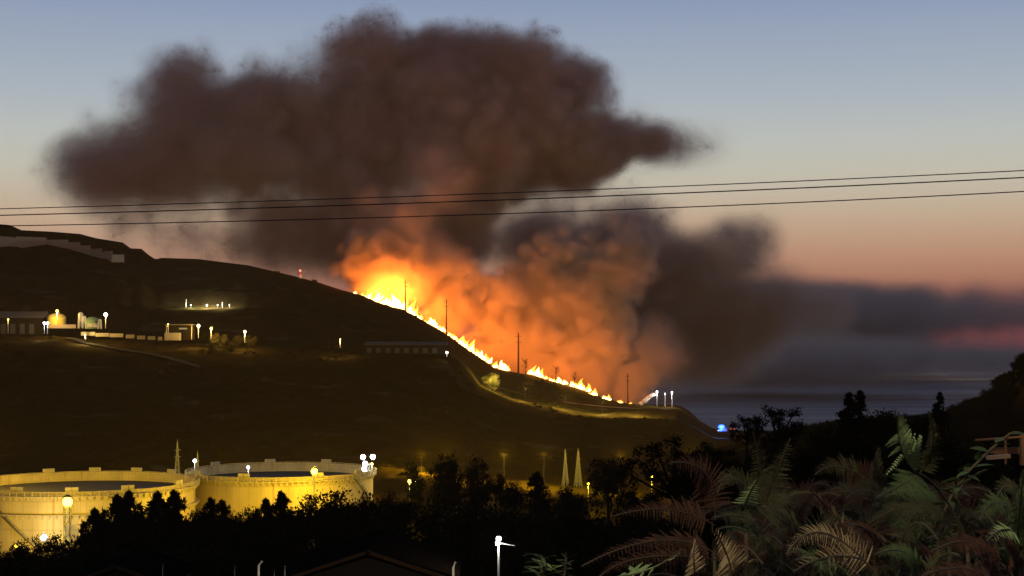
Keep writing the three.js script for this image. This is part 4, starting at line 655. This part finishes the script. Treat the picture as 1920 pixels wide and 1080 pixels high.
frond(p, [1720, 1085], [1700, 1030], [1640, 1040], 44, 3.6, GREEN, { face: 0.4 }); frond(p, [1730, 1085], [1770, 1035], [1800, 1045], 36, 3.6, OLIVE, { face: 0.4 }); frond(p, [1560, 1090], [1540, 1050], [1490, 1050], 40, 3.9, GREEN, { face: 0.5 });
{
  const t = fern('dim olive bracken filling the depth behind the front ferns', [1600, 1100], 6.4);
  for (let i = 0; i < 90; i++) { const x = rr(1330, 1930), y = rr(900, 1080) + (x < 1420 ? 40 : 0), s = rnd() < 0.5 ? -1 : 1, w = rr(70, 130); frond(t, [x, y + 70], [x + s * w * 0.5, y], [x + s * w, y + rr(0, 40)], rr(36, 56), rr(4.6, 7), rnd() < 0.6 ? DIM : DIMRED, { face: rr(0.3, 0.6) }); }
}
{
  const t = fern('tangle of small olive and rust bracken fronds along the bottom edge', [1610, 1095], 4.4);
  for (let i = 0; i < 46; i++) { const x = rr(1320, 1920), y = rr(930, 1060) + (x < 1400 ? 40 : 0), s = rnd() < 0.5 ? -1 : 1, w = rr(50, 100); frond(t, [x, y + 60], [x + s * w * 0.45, y + rr(0, 15)], [x + s * w, y + rr(5, 50)], rr(26, 40), rr(3.9, 5), rnd() < 0.55 ? OLIVE : rnd() < 0.6 ? RED : GREEN, { face: rr(0.25, 0.6), kind: rnd() < 0.3 ? 'curl' : 'full' }); }
}
// leafy plants: lance-shaped and oval leaves on a stem
const bladeG = (() => { const pos = [], L = 8, q = (i, s) => { const t = i / L; return [t, -0.35 * t * t + (s ? 0.03 : 0), s * 0.13 * Math.sin(Math.PI * Math.pow(t, 0.75))]; }; for (let i = 0; i < L; i++) for (const s of [-1, 1]) pos.push(...q(i, 0), ...q(i, s), ...q(i + 1, s), ...q(i, 0), ...q(i + 1, s), ...q(i + 1, 0)); const g = new THREE.BufferGeometry().setAttribute('position', new THREE.Float32BufferAttribute(pos, 3)); g.computeVertexNormals(); return g; })();
function leafy(label, pts, D, n, len, mats, spread = 1, fat = 1) {
  const P = pts.map((q) => at(...q, D)), g = nearY(P[0].x, D), t = thing('leafy_plant', label, 'plant', V(P[0].x, g, P[0].z)), o = t.position, c = new THREE.CatmullRomCurve3([V(P[0].x, g, P[0].z), ...P]);
  mesh('stem', new THREE.TubeGeometry(new THREE.CatmullRomCurve3(c.points.map((v) => v.clone().sub(o))), 30, 0.004, 5), stemMat, t);
  const c2 = new THREE.CatmullRomCurve3(P);
  for (let i = 0; i < n; i++) { const u = (i + rnd()) / n, q = c2.getPoint(u), l = mesh('leaf', bladeG, mats[(rnd() * mats.length) | 0], t); l.position.copy(q).sub(o); l.rotation.set(rr(-0.6, 0.6), i * 2.4, rr(0.1, 0.7) * spread); const s = len * pxm(D) * rr(0.7, 1.15); l.scale.set(s, s, s * fat); }
}
leafy('leafy plant with narrow pale leaves at the bottom right of the street lamp', [[1015, 1085], [1018, 1065], [1016, 1042]], 4.6, 26, 36, [GREEN[0], BRIGHT[1]], 1);
leafy('dim narrow leaved plant just right of the pale leaved one', [[1058, 1085], [1060, 1062], [1062, 1045]], 5.2, 16, 24, OLIVE, 1.3);
leafy('low plant with round pale leaves at the very bottom', [[1170, 1090], [1176, 1076], [1200, 1068]], 3.8, 9, 18, BRIGHT, 1, 2.6);
leafy('leafy bramble stem rising to the right before the fence', [[1770, 950], [1795, 915], [1830, 868], [1895, 812]], 4.2, 22, 40, GREEN, 0.8, 1.6);

// street lamp behind the camera that lights the bracken
const behind = V(-1.9, 102.4, 0.6);
lampPost('unseen_lamp', 'garden lamp beside the viewer that lights the bracken', V(-1.9, nearY(-1.9, -0.6), 0.6), behind, [1, 0.92, 0.74], 0.1, 10, 54, { postR: 0.04, dir: V(0.6, -0.3, -0.6), reach: 0.15 });
renderer.render(scene, camera);
